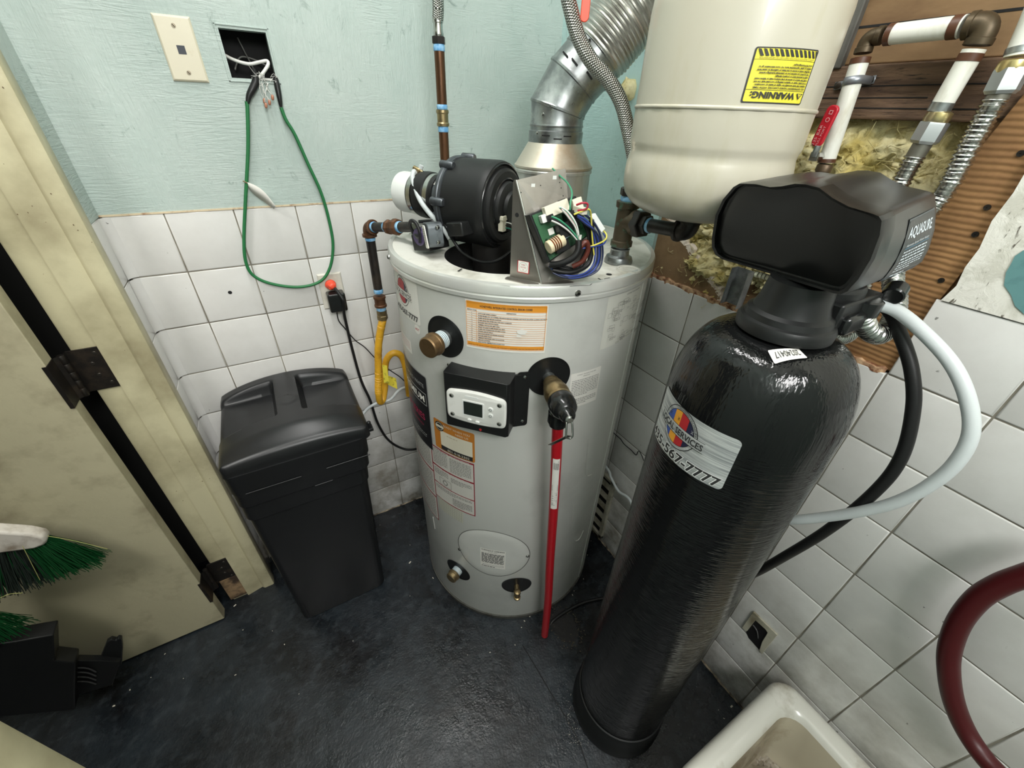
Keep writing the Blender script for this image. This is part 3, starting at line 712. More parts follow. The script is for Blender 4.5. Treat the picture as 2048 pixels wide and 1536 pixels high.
def logo(f, cx, cy, R, m, wide):     # round badge with four coloured stripes and a name ribbon
    f.disc(cx,cy,R,m['ink']); f.disc(cx,cy,R*.96,m['bg']); f.disc(cx,cy,R*.83,m['ink']); k = R*.80
    xs = [-1,-.48,.0,.52,1.0]
    for i, mm in enumerate((m['blue'],m['yel'],m['red'],m['navy'])):
        n = 8; top = [(k*(xs[i]+(xs[i+1]-xs[i])*t/n)) for t in range(n+1)]
        up = [(cx+x,cy+math.sqrt(max(k*k-x*x,0))) for x in top]; dn = [(cx+x,cy-math.sqrt(max(k*k-x*x,0))) for x in top]
        f.h += 1; v = []; fc = []
        for t in range(n+1):
            v += [(*up[t],f.h),(*dn[t],f.h)]
            if t: fc.append((2*t-2,2*t,2*t+1,2*t-1))
        f.items.append((v,fc,mm))
    f.text('PLUMBING  HEATING  AIR',cx,cy,R*.12,m['ink'],rot=58,arc=R*.86)
    f.rect(cx-R*1.33,cy-R*.36,cx+R*1.33,cy+R*.14,m['bg']); f.rect(cx-R*1.33,cy+R*.12,cx+R*1.33,cy+R*.145,m['ink']); f.rect(cx-R*1.33,cy-R*.365,cx+R*1.33,cy-R*.34,m['ink'])
    f.text('LOCAL SERVICES',cx,cy-R*.27,R*.42,m['ink'],off=R*.008,width=wide)
    for dx, dy in ((-.1,.42),(-.62,.38),(.70,.30)):
        for q in range(3): 
            a = q*60; f.h += 1; c_, s_ = math.cos(math.radians(a))*R*.09, math.sin(math.radians(a))*R*.09
            w_ = R*.012; px_, py_ = cx+dx*R, cy+dy*R
            f.items.append(([(px_-c_-w_,py_-s_,f.h),(px_-c_+w_,py_-s_,f.h),(px_+c_+w_,py_+s_,f.h),(px_+c_-w_,py_+s_,f.h)],[(0,1,2,3)],m['bg'] if dx > .5 else m['ink']))
f = Flat().rr(.138,.108,.008,0,res=.006)
logo(f,-.010,.012,.038,dict(ink=5,bg=0,blue=1,yel=1,red=1,navy=4),.098)
f.text('435-567-7777',.0,-.047,.020,5,off=.0005,width=.124)
sticker('service_sticker', 185.2, 1.232, f, SVM, label='white service company sticker with phone number')
sticker('hot_sticker', -166.4, 1.164, Flat().disc(0,0,.0125,0).text('HOT',0,-.003,.0085,1,off=.0002), SVM, label='small round sticker reading HOT')
f = Flat().rect(-.048,-.019,.048,.019,0).lines(-.042,.040,.012,7,.0042,.0018,1,seed=4)
sticker('small_paper_sticker', 178.5, 1.092, f, [PAPER, mat('faded_pink_print',(206,176,170),.6)])
BWM = [mat('label_black',(34,34,36),.3), mat('label_silver',(190,192,190),.3,.5), mat('label_magenta',(170,52,84),.5), PAPER]
f = Flat().rr(.174,.262,.006,1,res=.007); f.rr(.168,.256,.005,0,res=.007)
f.text('BRADFORD WHITE',.0,.088,.017,1,off=.0002,width=.140); f.rect(-.078,.030,.078,.072,1); f.rect(-.075,.033,.075,.069,0)
f.text('PREMIUM',.0,.040,.030,3,off=.0004,width=.136); f.text('eF SERIES',.0,-.030,.032,2,off=.0004,width=.120); f.text('HIGH EFFICIENCY',0,-.055,.012,2,width=.10)
f.lines(-.060,.060,-.085,3,.008,.003,1,seed=8)
sticker('brand_label', 182.4, .902, f, BWM, label='black name label with silver border')
f = Flat().rr(.137,.106,.006,1); f.rect(-.044,-.034,.062,.020,0); f.rect(-.044,-.050,.062,-.034,2); f.disc(-.046,.032,.0165,2); f.disc(-.046,.032,.013,0); f.disc(-.046,.032,.0115,2); f.rect(-.060,.028,-.030,.036,0)
f.text('READY WHEN YOU',.012,.038,.010,0,width=.086); f.text('NEED US',.030,.026,.009,0,width=.040)
f.text('801-518-2302',.016,-.047,.011,0,width=.072); f.lines(-.02,.04,.008,1,.004,.003,3,seed=3)
sticker('plumber_sticker', -149.6, .858, f, [mat('paper_tan',(212,206,186),.6), DKOR, INK, mat('print_tan',(186,176,150),.6)], label='orange plumber sticker with phone number')
RB_ = [PAPER, mat('print_maroon',(140,28,42),.5), INKL, mat('paper_grey',(196,194,186),.6)]
f = Flat().rect(-.080,-.112,.080,.112,1); 
for y0,y1 in ((.036,.106),(-.040,.030),(-.106,-.046)): f.rect(-.077,y0,.077,y1,3)
f.rect(-.077,-.108,.077,-.044,3)
for i,(y1,n_,sd) in enumerate(((.102,12,1),(.022,5,2),(-.052,3,3))):
    f.lines(-.072,-.012 if i<2 else .07,y1,n_,.0052,.0022,2,seed=sd); 
    if i < 2: f.lines(-.002,.070,y1-.006,n_-1,.0052,.0022,2,seed=sd+9)
f.frame(-.050,-.036,-.002,-.006,.0012,2); f.disc(-.026,-.020,.010,2); f.disc(-.026,-.020,.007,3)
for y in (.108,.031,-.043): f.text('IMPORTANT   CAUTION   READ BEFORE OPERATING',0,y-.001,.0045,0,width=.13)
f.lines(.0,.07,-.072,6,.0055,.0022,2,seed=12)
sticker('safety_label', -152.0, .688, f, RB_, label='red bordered safety instruction label')
f = Flat().rect(-.070,-.178,.070,.178,1); 
for y0,y1 in ((.062,.174),(-.058,.056),(-.174,-.064)): f.rect(-.067,y0,.067,y1,3)
for i,y1 in enumerate((.164,.046,-.074)): f.lines(-.062,.060,y1,18,.0058,.0024,2,seed=20+i)
sticker('warning_text_label', 183.6, .622, f, RB_)
f = Flat().rect(-.052,-.028,.052,.028,0)
for i in range(6): f.rect(-.050,-.024+i*.009,.050,-.0235+i*.009,1)
for i in range(12): f.rect(-.048+i*.0085,-.026,-.0475+i*.0085,.026,1)
sticker('rating_plate', -154.6, .548, f, [mat('aluminium_label',(206,206,190),.4,.2), INKL], tilt=-3)
f = Flat().rr(.090,.104,.003,0); f.text('CONNECT T&P RELIEF VALVE HERE',0,.044,.0036,1,width=.055); f.text('IMPORTANT',0,.038,.0036,1)
f.lines(-.040,.040,.029,10,.0050,.0017,2,seed=31); f.lines(-.040,.040,-.028,4,.0050,.0017,2,seed=33)
sticker('relief_valve_notice', -91.7, 1.050, f, [PAPER,INK,INKL], tilt=1)
f = Flat().rr(.160,.132,.002,0); f.text('CONNECTION DIAGRAM',.015,.058,.005,1,width=.06); r2 = random.Random(6)
for _ in range(46):
    x, y = r2.uniform(-.072,.050), r2.uniform(-.058,.050); w_, h_ = r2.uniform(.004,.022), r2.uniform(.003,.014)
    f.h += 0; f.frame(x,y,min(x+w_,.076),min(y+h_,.056),.0005,1)
for _ in range(10): 
    x, y = r2.uniform(-.07,.05), r2.uniform(-.05,.05); f.lines(x,x+.02,y,3,.003,.0012,1,seed=_)
sticker('wiring_diagram', -74.0, 1.217, f, [mat('paper_diagram',(214,214,204),.5),INKL])
f = Flat().rect(-.0425,-.050,.0425,.050,0); f.text('CLEANOUT OPENING',0,.041,.0075,1,off=.0002,width=.078); f.text('BY QUALIFIED',0,.034,.0045,1,width=.03)
f.lines(-.038,.038,.024,11,.0048,.0030,1,seed=41,last=1); f.frame(-.034,-.040,.036,-.033,.0008,1); f.lines(-.038,.038,-.046,1,.004,.003,1,seed=43)
f.build('cover_label', [mat('paper_aged',(226,224,216),.6),INK], cylmap(HX,HY,HR+.0028,-129.4,.381), heater)
# scrape marks on the jacket
mk = mat('pale_scrape',(192,192,186),.4)
for pts in ([(-84,.86),(-82,.74),(-80,.70),(-76,.69)],[(-86,.60),(-84,.46),(-80,.38),(-75,.36),(-72,.39)],[(-172,.42),(-171,.36)]):
    P = spline([hp(a_,HR+.0004,z_) for a_,z_ in pts],5); M().tube(P,.0011,n=4,smooth=False).build('jacket_scrape', mk, heater)

# ------------------------------------------------------------------ control box
def sub(o, par): o.parent = par; o.matrix_parent_inverse = Matrix.Identity(4); return o
A_ = -137; nn = hn(A_); tt = Vector((-nn.y, nn.x, 0))
ORG = Vector((HX,HY,0))
def bxp(x, z, r): return ORG+nn*r+tt*x+Vector((0,0,z))
cb = thing('temperature_control_box', 'black control box with white display panel screwed to the heater drum', 'control box', bxp(.016,.96,.35))
m = M()
x0,x1,z0,z1,rf = -.0655,.0955,.962,1.1155,.391
pl_ = [(x0,.328),(x0,rf-.004),(x0+.004,rf),(x1-.006,rf),(x1,rf-.006),(x1,.347),(x1+.024,.332),(x1+.024,.329),(x1-.003,.342),(x1-.003,.328)]
vs = []
for z in (z0,z1): vs += [bxp(x,z,r) for x,r in pl_]
n = len(pl_); m.add(vs, [tuple(range(n-1,-1,-1)),tuple(range(n,2*n))]+[(i,(i+1)%n,(i+1)%n+n,i+n) for i in range(n)])
m.build('box_body', BLK, cb, smooth=20, bevel=.0012)
m = M(); pl2 = rrect(.030,.158,.008,4); m.prism(pl2, 0, .0025, frame(bxp(.112,1.042,.334), tt*1+nn*-.55, (0,0,1))); m.build('side_flange', BLK, cb, smooth=30)
m = M().prism(rrect(.014,.158,.005,4), 0, .0025, frame(bxp(-.073,1.040,.336), tt+nn*.4, (0,0,1))).build('side_flange', BLK, cb, smooth=30)
for x,z,r in ((.1155,1.108,.3345),(.1155,.978,.3345),(-.0745,1.104,.338)):
    M().lathe([(.0042,0),(.004,.0018),(.0015,.0028),(0,.0028)], bxp(x,z,r), nn+tt*.3, n=14).build('flange_screw', STEEL, cb, smooth=40)
# faceplate: bulging outline
def fpl(w, h, by, bx_, r=.010, n=10):
    out = rrect(w, h, r, 4); res = []
    P = out+[out[0]]
    for a, b in zip(P, P[1:]):
        for k in range(n): res.append((a[0]+(b[0]-a[0])*k/n, a[1]+(b[1]-a[1])*k/n))
    return [(x*(1+bx_*(1-(2*y/h)**2)), y*(1+by*(1-(2*x/w)**2))) for x,y in res]
FF = frame(bxp(.0170,1.0335,rf), tt, (0,0,1))
fpt = M(); p1 = fpl(.146,.080,.18,.02); p2 = fpl(.139,.073,.18,.02); nn_ = len(p1)
vs = [FF @ Vector((x,y,0)) for x,y in p1]+[FF @ Vector((x,y,.004)) for x,y in p1]+[FF @ Vector((x,y,.0065)) for x,y in p2]
fpt.add(vs, [(i+j*nn_,(i+1)%nn_+j*nn_,(i+1)%nn_+(j+1)*nn_,i+(j+1)*nn_) for j in range(2) for i in range(nn_)]+[tuple(range(2*nn_,3*nn_))])
fp = fpt.build('face_plate', WHITE, cb, smooth=30)
def fo(x, y, z=.0065): return FF @ Vector((x,y,z))
def fbox(cx, cy, w_, h_, t, mt, name, z=.0065, r=.003, par=fp):
    return sub(M().prism(rrect(w_,h_,r,3,cx,cy), z, z+t, FF).build(name, mt, par, smooth=30), par)
fbox(-.006,-.001,.054,.045,.0012,PVC,'display_bezel'); fbox(-.006,-.0005,.047,.037,.0008,mat('dark_lcd_screen',(40,46,42),.15),'display_screen',z=.0077,r=.001)
fbox(-.010,.0315,.034,.006,.0006,PVC,'raised_lettering')
def btn(x, y, w_, h_):
    m = M(); n = 16
    for s, h in ((1,0),(1,.0012),(.75,.0022)): pass
    vs = []; rg = ((1,0),(1,.0014),(.7,.0024))
    for s, h in rg: vs += [fo(x+w_*s*math.cos(2*PI*k/n), y+h_*s*math.sin(2*PI*k/n), .0065+h) for k in range(n)]
    m.add(vs, [(i*n+k,i*n+(k+1)%n,(i+1)*n+(k+1)%n,(i+1)*n+k) for i in range(2) for k in range(n)]+[tuple(range(2*n,3*n))])
    return sub(m.build('push_button', PVC, fp, smooth=40), fp)
def scr(x, y, r=.0062):
    m = M().lathe([(r,0),(r,.0004),(r*.72,.0008)], fo(x,y), nn, n=20, cap=False); sub(m.build('screw_recess', mat('recess_grey',(140,140,134),.5), fp, smooth=30), fp)
    m = M().lathe([(r*.72,.0003),(r*.68,.0016),(r*.3,.0024),(0,.0024)], fo(x,y), nn, n=16); sub(m.build('panel_screw', STEEL, fp, smooth=40), fp)
for y in (-.008,.0095):
    btn(.0375,y,.0062,.0062); sub(M().lathe([(.0035,0),(.0036,.0006),(.0022,.0006)], fo(.0375,y,.0088), nn, n=16, cap=False).build('button_icon', mat('icon_grey',(130,130,126),.5), fp), fp)
btn(-.016,-.0345,.0055,.0032); btn(.004,-.0365,.0055,.0032)
for x,y in ((-.060,.026),(.0585,.026),(-.060,-.028),(.0585,-.028)): scr(x,y)
f = Flat().disc(0,.001,.0035,0).rect(-.001,-.004,.0015,.0,0); f.build('red_mark', RED, planemap(frame(bxp(.026,.969,rf), tt, (0,0,1))), cb)

# ------------------------------------------------------------------ relief valve and red discharge pipe
va = hn(-108.6); vo = hp(-108.6, 0, 1.101); vo = Vector((HX,HY,1.101))
rv = thing('relief_valve', 'brass and black relief valve sticking out of the heater with a wire lever', 'valve', hp(-108.6,.352,1.101))
def rad(r, dz=0): return vo+va*r+Vector((0,0,dz))
M().lathe([(.0145,.340),(.0145,.372)], vo, va, n=24).build('threaded_nipple', GALV, rv, smooth=30)
M().lathe([(.0175,.366),(.019,.369),(.019,.380),(.0225,.384),(.0235,.388),(.0235,.396),(.026,.400),(.0285,.410),(.0285,.424),(.0265,.430),(.0265,.434),(.029,.436),(.029,.442),(.0,.442)], vo, va, n=32).build('brass_body', BRASS, rv, smooth=35)
M().lathe([(.0275,.440),(.0295,.446),(.0295,.462),(.028,.466),(.0275,.474),(.022,.482),(.0175,.486),(.0165,.497),(.014,.501),(0,.501)], vo, va, n=32).build('black_cap', BLKG, rv, smooth=35)
so = rad(.442); M().lathe([(.0215,.0),(.0215,-.028),(.0235,-.030),(.0235,-.056),(.0195,-.058),(.0195,-.066)][::-1], so, (0,0,1), n=28).build('outlet_spout', BLKG, rv, smooth=35)
sd = va.cross(Vector((0,0,1)))
m = M(); top = rad(.505,.002)
for s_ in (-1,1):
    m.tube([top+sd*.005*s_+va*-.006, top+sd*.006*s_+Vector((0,0,-.012))+va*.004, top+sd*.007*s_+Vector((0,0,-.034))+va*.012, top+sd*.006*s_+Vector((0,0,-.040))+va*.013], .0022, n=8, sub=4)
m.tube([top+sd*.006+Vector((0,0,-.040))+va*.013, top-sd*.002+Vector((0,0,-.043))+va*.013, top-sd*.006+Vector((0,0,-.040))+va*.013], .0022, n=8)
lv = m.build('test_lever', STEEL, rv, smooth=60)
m = M(); a0 = top+Vector((0,0,-.036))+va*.012; a1 = rad(.492,-.078)+sd*.030
dirl = (a1-a0).normalized(); m.box((a0+a1)/2, ((a1-a0).length,.012,.0018), rot=rot3(dirl, sd+dirl*0)); m.build('lever_blade', STEEL, rv, smooth=0, bevel=.0006)
M().lathe([(.009,0),(.009,.008),(.006,.010),(0,.010)], rad(.500), va, n=20).build('lever_post', STEEL, rv, smooth=30)
dp = thing('discharge_pipe', 'red plastic discharge pipe running down the front of the heater to the floor', 'pipe', (-.456,-.834,0))
P0 = rad(.442,-.052); P1 = Vector((-.470,-.8275,.50)); P2 = Vector((-.4505,-.8365,.004))
m = M().tube([P0,P0*.5+P1*.5+Vector((.002,.0,0)),P1,P1*.5+P2*.5+Vector((.003,-.001,0)),P2], .0132, n=20, sub=6); m.build('pipe_run', REDP, dp, smooth=60)
f = Flat().rect(-.0085,-.095,.0085,.095,0,res=.0015); f.lines(-.0065,.0065,.084,8,.0045,.002,1,seed=2); f.lines(-.0065,.0065,-.030,12,.0045,.002,1,seed=5)
for i in range(9): f.rect(-.006+i*.0014,.058,-.0054+i*.0014,.080,1)
f.frame(-.0065,-.020,.0065,.000,.0006,1)
pc = P0*.62+P1*.38; aa = math.degrees(math.atan2(CAM.y-pc.y, CAM.x-pc.x)); 
def redmap(x, y, h):
    t = (pc.z+y-P1.z)/(P0.z-P1.z); q = P1+(P0-P1)*t; a = math.radians(aa+8)+x/.0132; return Vector((q.x+.001+(.0136+h)*math.cos(a), q.y+(.0136+h)*math.sin(a), pc.z+y))
f.build('paper_tag', [PAPER,INKL], redmap, dp)

# ------------------------------------------------------------------ gas line
def ring_fit(m, p, d, prof, n=28, mi=0): return m.lathe(prof, p, d, n=n, mi=mi)
GX, GY = -.7195, -.165
def gz(u, v): return at(u,v,GX,GY).z
zt = gz(740,475)
E0 = Vector((GX,GY,zt+.028)); V0 = at(836,454,-.650,-.365)
hd = (V0-E0).normalized()
gas = thing('gas_pipe', 'black iron gas pipe with brown elbow feeding the heater from the left', 'pipe', (GX,GY,zt))
zb = gz(747,583)
M().lathe([(.0130,zb),(.0130,zt+.005)], (GX,GY,0), n=24).build('pipe_section', IRON, gas, smooth=30)
L = (V0-E0).length
M().lathe([(.0125,.018),(.0125,L)], E0, hd, n=24).build('pipe_section', IRON, gas, smooth=30)
# elbow: swept quarter with banded ends
def elbow(name, c, d0, d1, r, R, mt, par, band=.004, ext=.014):
    d0 = Vector(d0).normalized(); d1 = Vector(d1).normalized(); pts = [c+d0*(R+ext)]
    for k in range(9):
        t = k/8; ang = math.acos(max(-1,min(1,d0.dot(d1))));
        pts.append(c+d0*R*(1-t)**2*1+d1*R*t**2)
    pts.append(c+d1*(R+ext)); m = M().tube(pts, r, n=24, smooth=False)
    for d in (d0,d1): m.lathe([(r,0),(r+band,.001),(r+band,.008),(r,.009)], c+d*(R+ext-.009), d, n=24)
    return m.build(name, mt, par, smooth=50)
elbow('elbow_fitting', E0, (0,0,-1), hd, .0165, .014, RUSTIRON, gas, .0035, .012)
def tapew(p, d, r, L, par): return M().lathe([(r,0),(r+.001,.001),(r+.0006,L*.3),(r+.0014,L*.5),(r+.0006,L*.8),(r,L)], p, d, n=24, cap=False).build('thread_tape', TAPE, par, smooth=60)
tapew(E0+hd*.0245, hd, .0130, .010, gas); tapew((GX,GY,zt-.008),(0,0,1),.0134,.008,gas)
u0 = L*.42
M().lathe([(.013,u0),(.0185,u0+.002),(.019,u0+.010),(.0165,u0+.013),(.0165,u0+.026),(.0205,u0+.030),(.021,u0+.044),(.0185,u0+.048),(.013,u0+.049)], E0, hd, n=8).build('pipe_union', RUSTIRON, gas, smooth=30)
tapew(E0+hd*(u0-.010), hd, .013, .010, gas); tapew(E0+hd*(u0+.049), hd, .013, .011, gas)
tapew((GX,GY,zb-.004),(0,0,1),.0130,.013,gas)
zc = gz(749,592)
M().lathe([(.0155,zc-.034),(.0185,zc-.033),(.0185,zc-.027),(.0165,zc-.025),(.0165,zc-.008),(.0185,zc-.006),(.0185,zc),(.0150,zc+.001)], (GX,GY,0), n=28).build('coupling', RUSTIRON, gas, smooth=30)
tapew((GX,GY,zc-.046),(0,0,1),.0135,.012,gas)
yh = thing('gas_connector_hose', 'yellow coated flexible gas connector looping behind the heater', 'hose', (GX,GY,.75))
zn = zc-.046
M().lathe([(.0135,zn),(.0155,zn-.001),(.0155,zn-.016),(.0165,zn-.018),(.0165,zn-.030),(.012,zn-.034)], (GX,GY,0), n=6).build('brass_nut', BRASS, yh, smooth=20)
s0 = Vector((GX,GY,zn-.030))
path = [s0, at(757,690,GX,GY), at(757,750,GX,GY), at(757,785,GX,GY), at(760,803,GX+.004,GY+.012), at(766,798,GX+.01,GY+.03), at(770,770,GX+.02,GY+.05), at(770,735,GX+.03,GY+.06), at(775,716,GX+.04,GY+.06), at(788,706,GX+.06,GY+.06), at(803,713,GX+.08,GY+.06), at(812,740,GX+.10,GY+.05), at(818,790,GX+.12,GY+.05)]
rib = lambda t, l: .0118+.0010*math.sin(l*2*PI/.0052) if l < .30 else .0118
M().tube(path, rib, n=16, sub=42).build('corrugated_tube', YEL, yh, smooth=70)
fr_ = frame(at(773,745,GX+.01,GY+.03), (.9,-.3,0), (0,0,1))
M().prism([(-.012,-.036),(.006,-.038),(.008,.034),(-.008,.036)], 0, .0006, frame(at(772,748,GX,GY-.012), (.857,-.515,0), (.03,0,1))).build('warning_tag', YTAG, yh, smooth=0)
M().prism([(-.018,-.016),(.016,-.030),(.014,.012),(-.016,.020)], 0, .0006, frame(at(785,762,GX+.03,GY+.0), (.8,-.6,.0), (.1,.1,1))).build('warning_tag', YTAG, yh, smooth=0)

# ------------------------------------------------------------------ brown water pipe and braided hose
WX, WY = -.472, -.14
def wz(v, u=884): return at(u,v,WX,WY).z
wpipe = thing('hot_water_pipe', 'brown metal riser pipe standing on the back of the heater with blue thread tape', 'pipe', (WX,WY,1.3225))
zs = {k: wz(v) for k, v in dict(nt=73,nb=89,t1=103,t2a=209,t2b=219,cb=253,t3=264,t4a=350,t4b=359,r0=372).items()}
M().lathe([(.0132,zs['cb']),(.0132,1.33)][::-1], (WX,WY,0), n=24).build('pipe_section', COPPERB, wpipe, smooth=30)
M().lathe([(.0132,zs['t2b']),(.0132,zs['nb'])], (WX,WY,0), n=24).build('pipe_section', COPPERB, wpipe, smooth=30)
for a, b in (('t1','nb'),('t2b','t2a'),('t3','cb'),('t4b','t4a')): tapew((WX,WY,zs[a]),(0,0,1),.0136,zs[b]-zs[a],wpipe)
M().lathe([(.0135,zs['cb']),(.0168,zs['cb']+.001),(.0172,zs['cb']+.007),(.0152,zs['cb']+.010),(.0152,zs['t2b']-.010),(.0172,zs['t2b']-.007),(.0168,zs['t2b']-.001),(.0135,zs['t2b'])], (WX,WY,0), n=28).build('brass_coupling', BRASS, wpipe, smooth=30)
M().lathe([(.022,1.33),(.022,zs['r0']),(.0235,zs['r0']+.002),(.0235,zs['r0']+.010),(.018,zs['t4b'])], (WX,WY,0), n=28).build('nipple_collar', mat('pale_brass',(178,164,134),.4,.7), wpipe, smooth=30)
hs = thing('braided_hose', 'braided steel water hose going up from the brown riser pipe', 'hose', (WX,WY,zs['nb']), 'braided water hoses')
M().lathe([(.0135,zs['nb']),(.0172,zs['nb']+.001),(.0172,zs['nt']-.001),(.0145,zs['nt'])], (WX,WY,0), n=6).build('hex_nut', IRON, hs, smooth=20)
M().lathe([(.0125,zs['nt']),(.0135,zs['nt']+.004),(.0118,zs['nt']+.010),(.0118,zs['nt']+.024),(.0135,zs['nt']+.026),(.0135,zs['nt']+.034)], (WX,WY,0), n=24).build('crimp_ferrule', STEEL, hs, smooth=30)
b0 = Vector((WX,WY,zs['nt']+.030)); b1 = at(876,0,WX,WY)
M().tube([b0, b0*.5+b1*.5+Vector((.001,0,0)), b1, b1+Vector((.006,.0,.12)), b1+Vector((.03,.01,.30)), b1+Vector((.10,.02,.48))], .0138, n=16, sub=8).build('braided_tube', BRAID, hs, smooth=70)

# ------------------------------------------------------------------ tee on the cold side, second braided hose
TX, TY = -.252, -.671
def tz(u, v): return at(u,v,TX,TY).z
tee = thing('iron_tee_fitting', 'dark iron tee fitting with green corrosion standing on the heater top right of the wiring', 'pipe fitting', (TX,TY,1.3225))
M().lathe([(.033,1.3225),(.0335,1.328),(.030,1.337),(.023,1.341),(.0215,1.352),(.0225,1.354),(.0225,1.356),(.0175,1.357),(.0175,1.385)], (TX,TY,0), n=36).build('base_nipple', GALV, tee, smooth=30)
t0, t1 = tz(1240,487)-.004, tz(1240,402)
M().lathe([(.0180,t0-.002),(.0250,t0),(.0250,t0+.011),(.0215,t0+.013),(.0215,t1-.015),(.0255,t1-.012),(.0265,t1),(.0190,t1+.001)], (TX,TY,0), n=32).build('tee_body', VERDI, tee, smooth=35)
tapew((TX,TY,t1),(0,0,1),.0175,.012,tee)
M().lathe([(.0215,t1+.012),(.0225,t1+.013),(.0225,t1+.026),(.0190,t1+.028),(.013,t1+.029)], (TX,TY,0), n=6).build('hex_bushing', IRON, tee, smooth=20)
M().lathe([(.0125,t1+.028),(.0150,t1+.030),(.0150,t1+.040),(.0110,t1+.043)], (TX,TY,0), n=24).build('corroded_collar', mat('turquoise_corrosion',(84,140,150),.6,dirt=(120,170,170),dscale=50), tee, smooth=30)
EX, EY = -.245, -.839
zr = (t0+t1)/2+.006
q0 = Vector((TX,TY,zr)); q1 = Vector((EX,EY,tz(1240,430)-.004)); q1.z = at(1368,470,EX,EY).z+.006
bd = (q1-q0).normalized()
M().lathe([(.0205,.004),(.0205,.026),(.0265,.028),(.0265,.040),(.0200,.042)], q0, bd, n=28).build('side_outlet', VERDI, tee, smooth=30)
M().lathe([(.0285,.036),(.0300,.038),(.0300,.054),(.0285,.056),(.0205,.057),(.0205,.068),(.0190,.069)], q0, bd, n=6).build('reducing_bushing', IRON, tee, smooth=20)
tapew(q0+bd*.066, bd, .0145, .010, tee)
Lq = (q1-q0).length
M().lathe([(.0138,.06),(.0138,Lq-.02)], q0, bd, n=24).build('pipe_section', IRON, tee, smooth=30)
elbow('elbow_fitting', q1, -bd, (0,0,1), .0185, .016, IRON, tee, .003, .010)
tapew(q1+Vector((0,0,.026)),(0,0,1),.0155,.014,tee)
h2 = thing('braided_hose', 'long braided steel hose curving down in front of the vent duct to the tee', 'hose', (TX,TY,t1+.04), 'braided water hoses')
hp2 = [Vector((TX,TY,t1+.036)), Vector((TX-.001,TY+.002,1.53)), at(1254,250,-.256,-.655), at(1240,200,-.27,-.64), at(1215,158,-.29,-.62), at(1180,118,-.31,-.60), at(1156,72,-.325,-.58), at(1142,22,-.335,-.57), at(1132,-30,-.34,-.56), at(1128,-120,-.345,-.55)]
M().tube(hp2, .0138, n=16, sub=8).build('braided_tube', BRAID, h2, smooth=70)
bh = thing('red_valve_handle', 'orange-red vinyl valve handle hanging down in front of the vent duct', 'valve handle', at(1176,0,-.30,-.58))
p0 = at(1171,-60,-.30,-.58); p1 = at(1175,44,-.30,-.58)
M().prism(rrect(.0165,(p0-p1).length,.0075,5), -.002, .002, frame((p0+p1)/2, (.857,-.515,0), p0-p1)).build('grip', ORV, bh, smooth=30, bevel=.0012)
pz = p0+Vector((0,0,.03)); M().lathe([(.02,-.03),(.023,-.02),(.023,.02),(.02,.03)], pz+Vector((-.0,-.0,.02)), (0,0,1), n=24).build('valve_body', BRASS, bh, smooth=30)

# ------------------------------------------------------------------ vent
VX, VY = -.277, -.404
vent = thing('flue_collar', 'shiny round draft collar with sloping cone top standing on the heater lid', 'vent collar', (VX,VY,1.32))
M().lathe([(.0975,1.3225),(.0975,1.487),(.1005,1.489),(.1005,1.494),(.0985,1.497)], (VX,VY,0), n=72, cap=False).build('collar_drum', GALVB, vent, smooth=30)
M().lathe([(.0985,1.497),(.101,1.499),(.101,1.503),(.098,1.505),(.066,1.556),(.060,1.558)], (VX,VY,0), n=72, cap=False).build('sloping_cone', CONEM, vent, smooth=30)
m = M(); d_ = Vector((CAM.x-VX,CAM.y-VY,0)).normalized(); s_ = Vector((-d_.y,d_.x,0))
for o_ in (-.022,-.008): m.lathe([(.0035,0),(.003,.002),(0,.0025)], Vector((VX,VY,1.472))+ (d_*.097+s_*o_), d_, n=10)
m.build('rivets', STEEL, vent, smooth=40)
vp = thing('vent_elbow', 'grey sheet metal vent elbow rising from the cone', 'vent pipe', (VX,VY,1.556))
c0 = Vector((VX,VY,1.552)); c1 = Vector((VX,VY,at(1112,216,VX,VY).z)); c2 = at(1147,160,VX,VY); c3 = at(1176,128,VX,VY); c4 = at(1196,104,VX,VY)
M().lathe([(.0655,0),(.0675,.001),(.0675,.026),(.0650,.028),(.0650,.034),(.0675,.037),(.0655,.038)], c0, (0,0,1), n=64, cap=False).build('crimped_collar', GALV, vp, smooth=30)
def gore(a, b, na, nb, r):
    m = M(); n = 64; ax = (b-a).normalized(); vs = []
    def ring(c, nrm, h=0, rr=r):
        out = []; q = ax.to_track_quat('Z','Y').to_matrix()
        for k in range(n):
            p = c + q @ Vector((rr*math.cos(2*PI*k/n), rr*math.sin(2*PI*k/n), 0)); t = nrm.dot(c-p)/nrm.dot(ax); out.append(p+ax*t)
        return out
    vs = ring(a, na)+ring(a+ax*.004, na, rr=r-.0015)+ring(b-ax*.006, nb, rr=r-.0015)+ring(b-ax*.004, nb, rr=r+.001)+ring(b, nb, rr=r+.001)
    m.add(vs, [(i*n+k,i*n+(k+1)%n,(i+1)*n+(k+1)%n,(i+1)*n+k) for i in range(4) for k in range(n)]); return m
Z = Vector((0,0,1)); dA = (c2-c1).normalized(); dB = (c3-c2).normalized(); dC = (c4-c3).normalized()
gore(c0+Z*.038, c1, Z, (Z+dA).normalized(), .0665).build('elbow_segment', GALV, vp, smooth=30)
gore(c1, c2, (Z+dA).normalized(), (dA+dB).normalized(), .0675).build('elbow_segment', GALV, vp, smooth=30)
gore(c2, c3, (dA+dB).normalized(), (dB+dC).normalized(), .0685).build('elbow_segment', GALV, vp, smooth=30)
gore(c3, c4, (dB+dC).normalized(), dC, .0695).build('elbow_segment', GALV, vp, smooth=30)
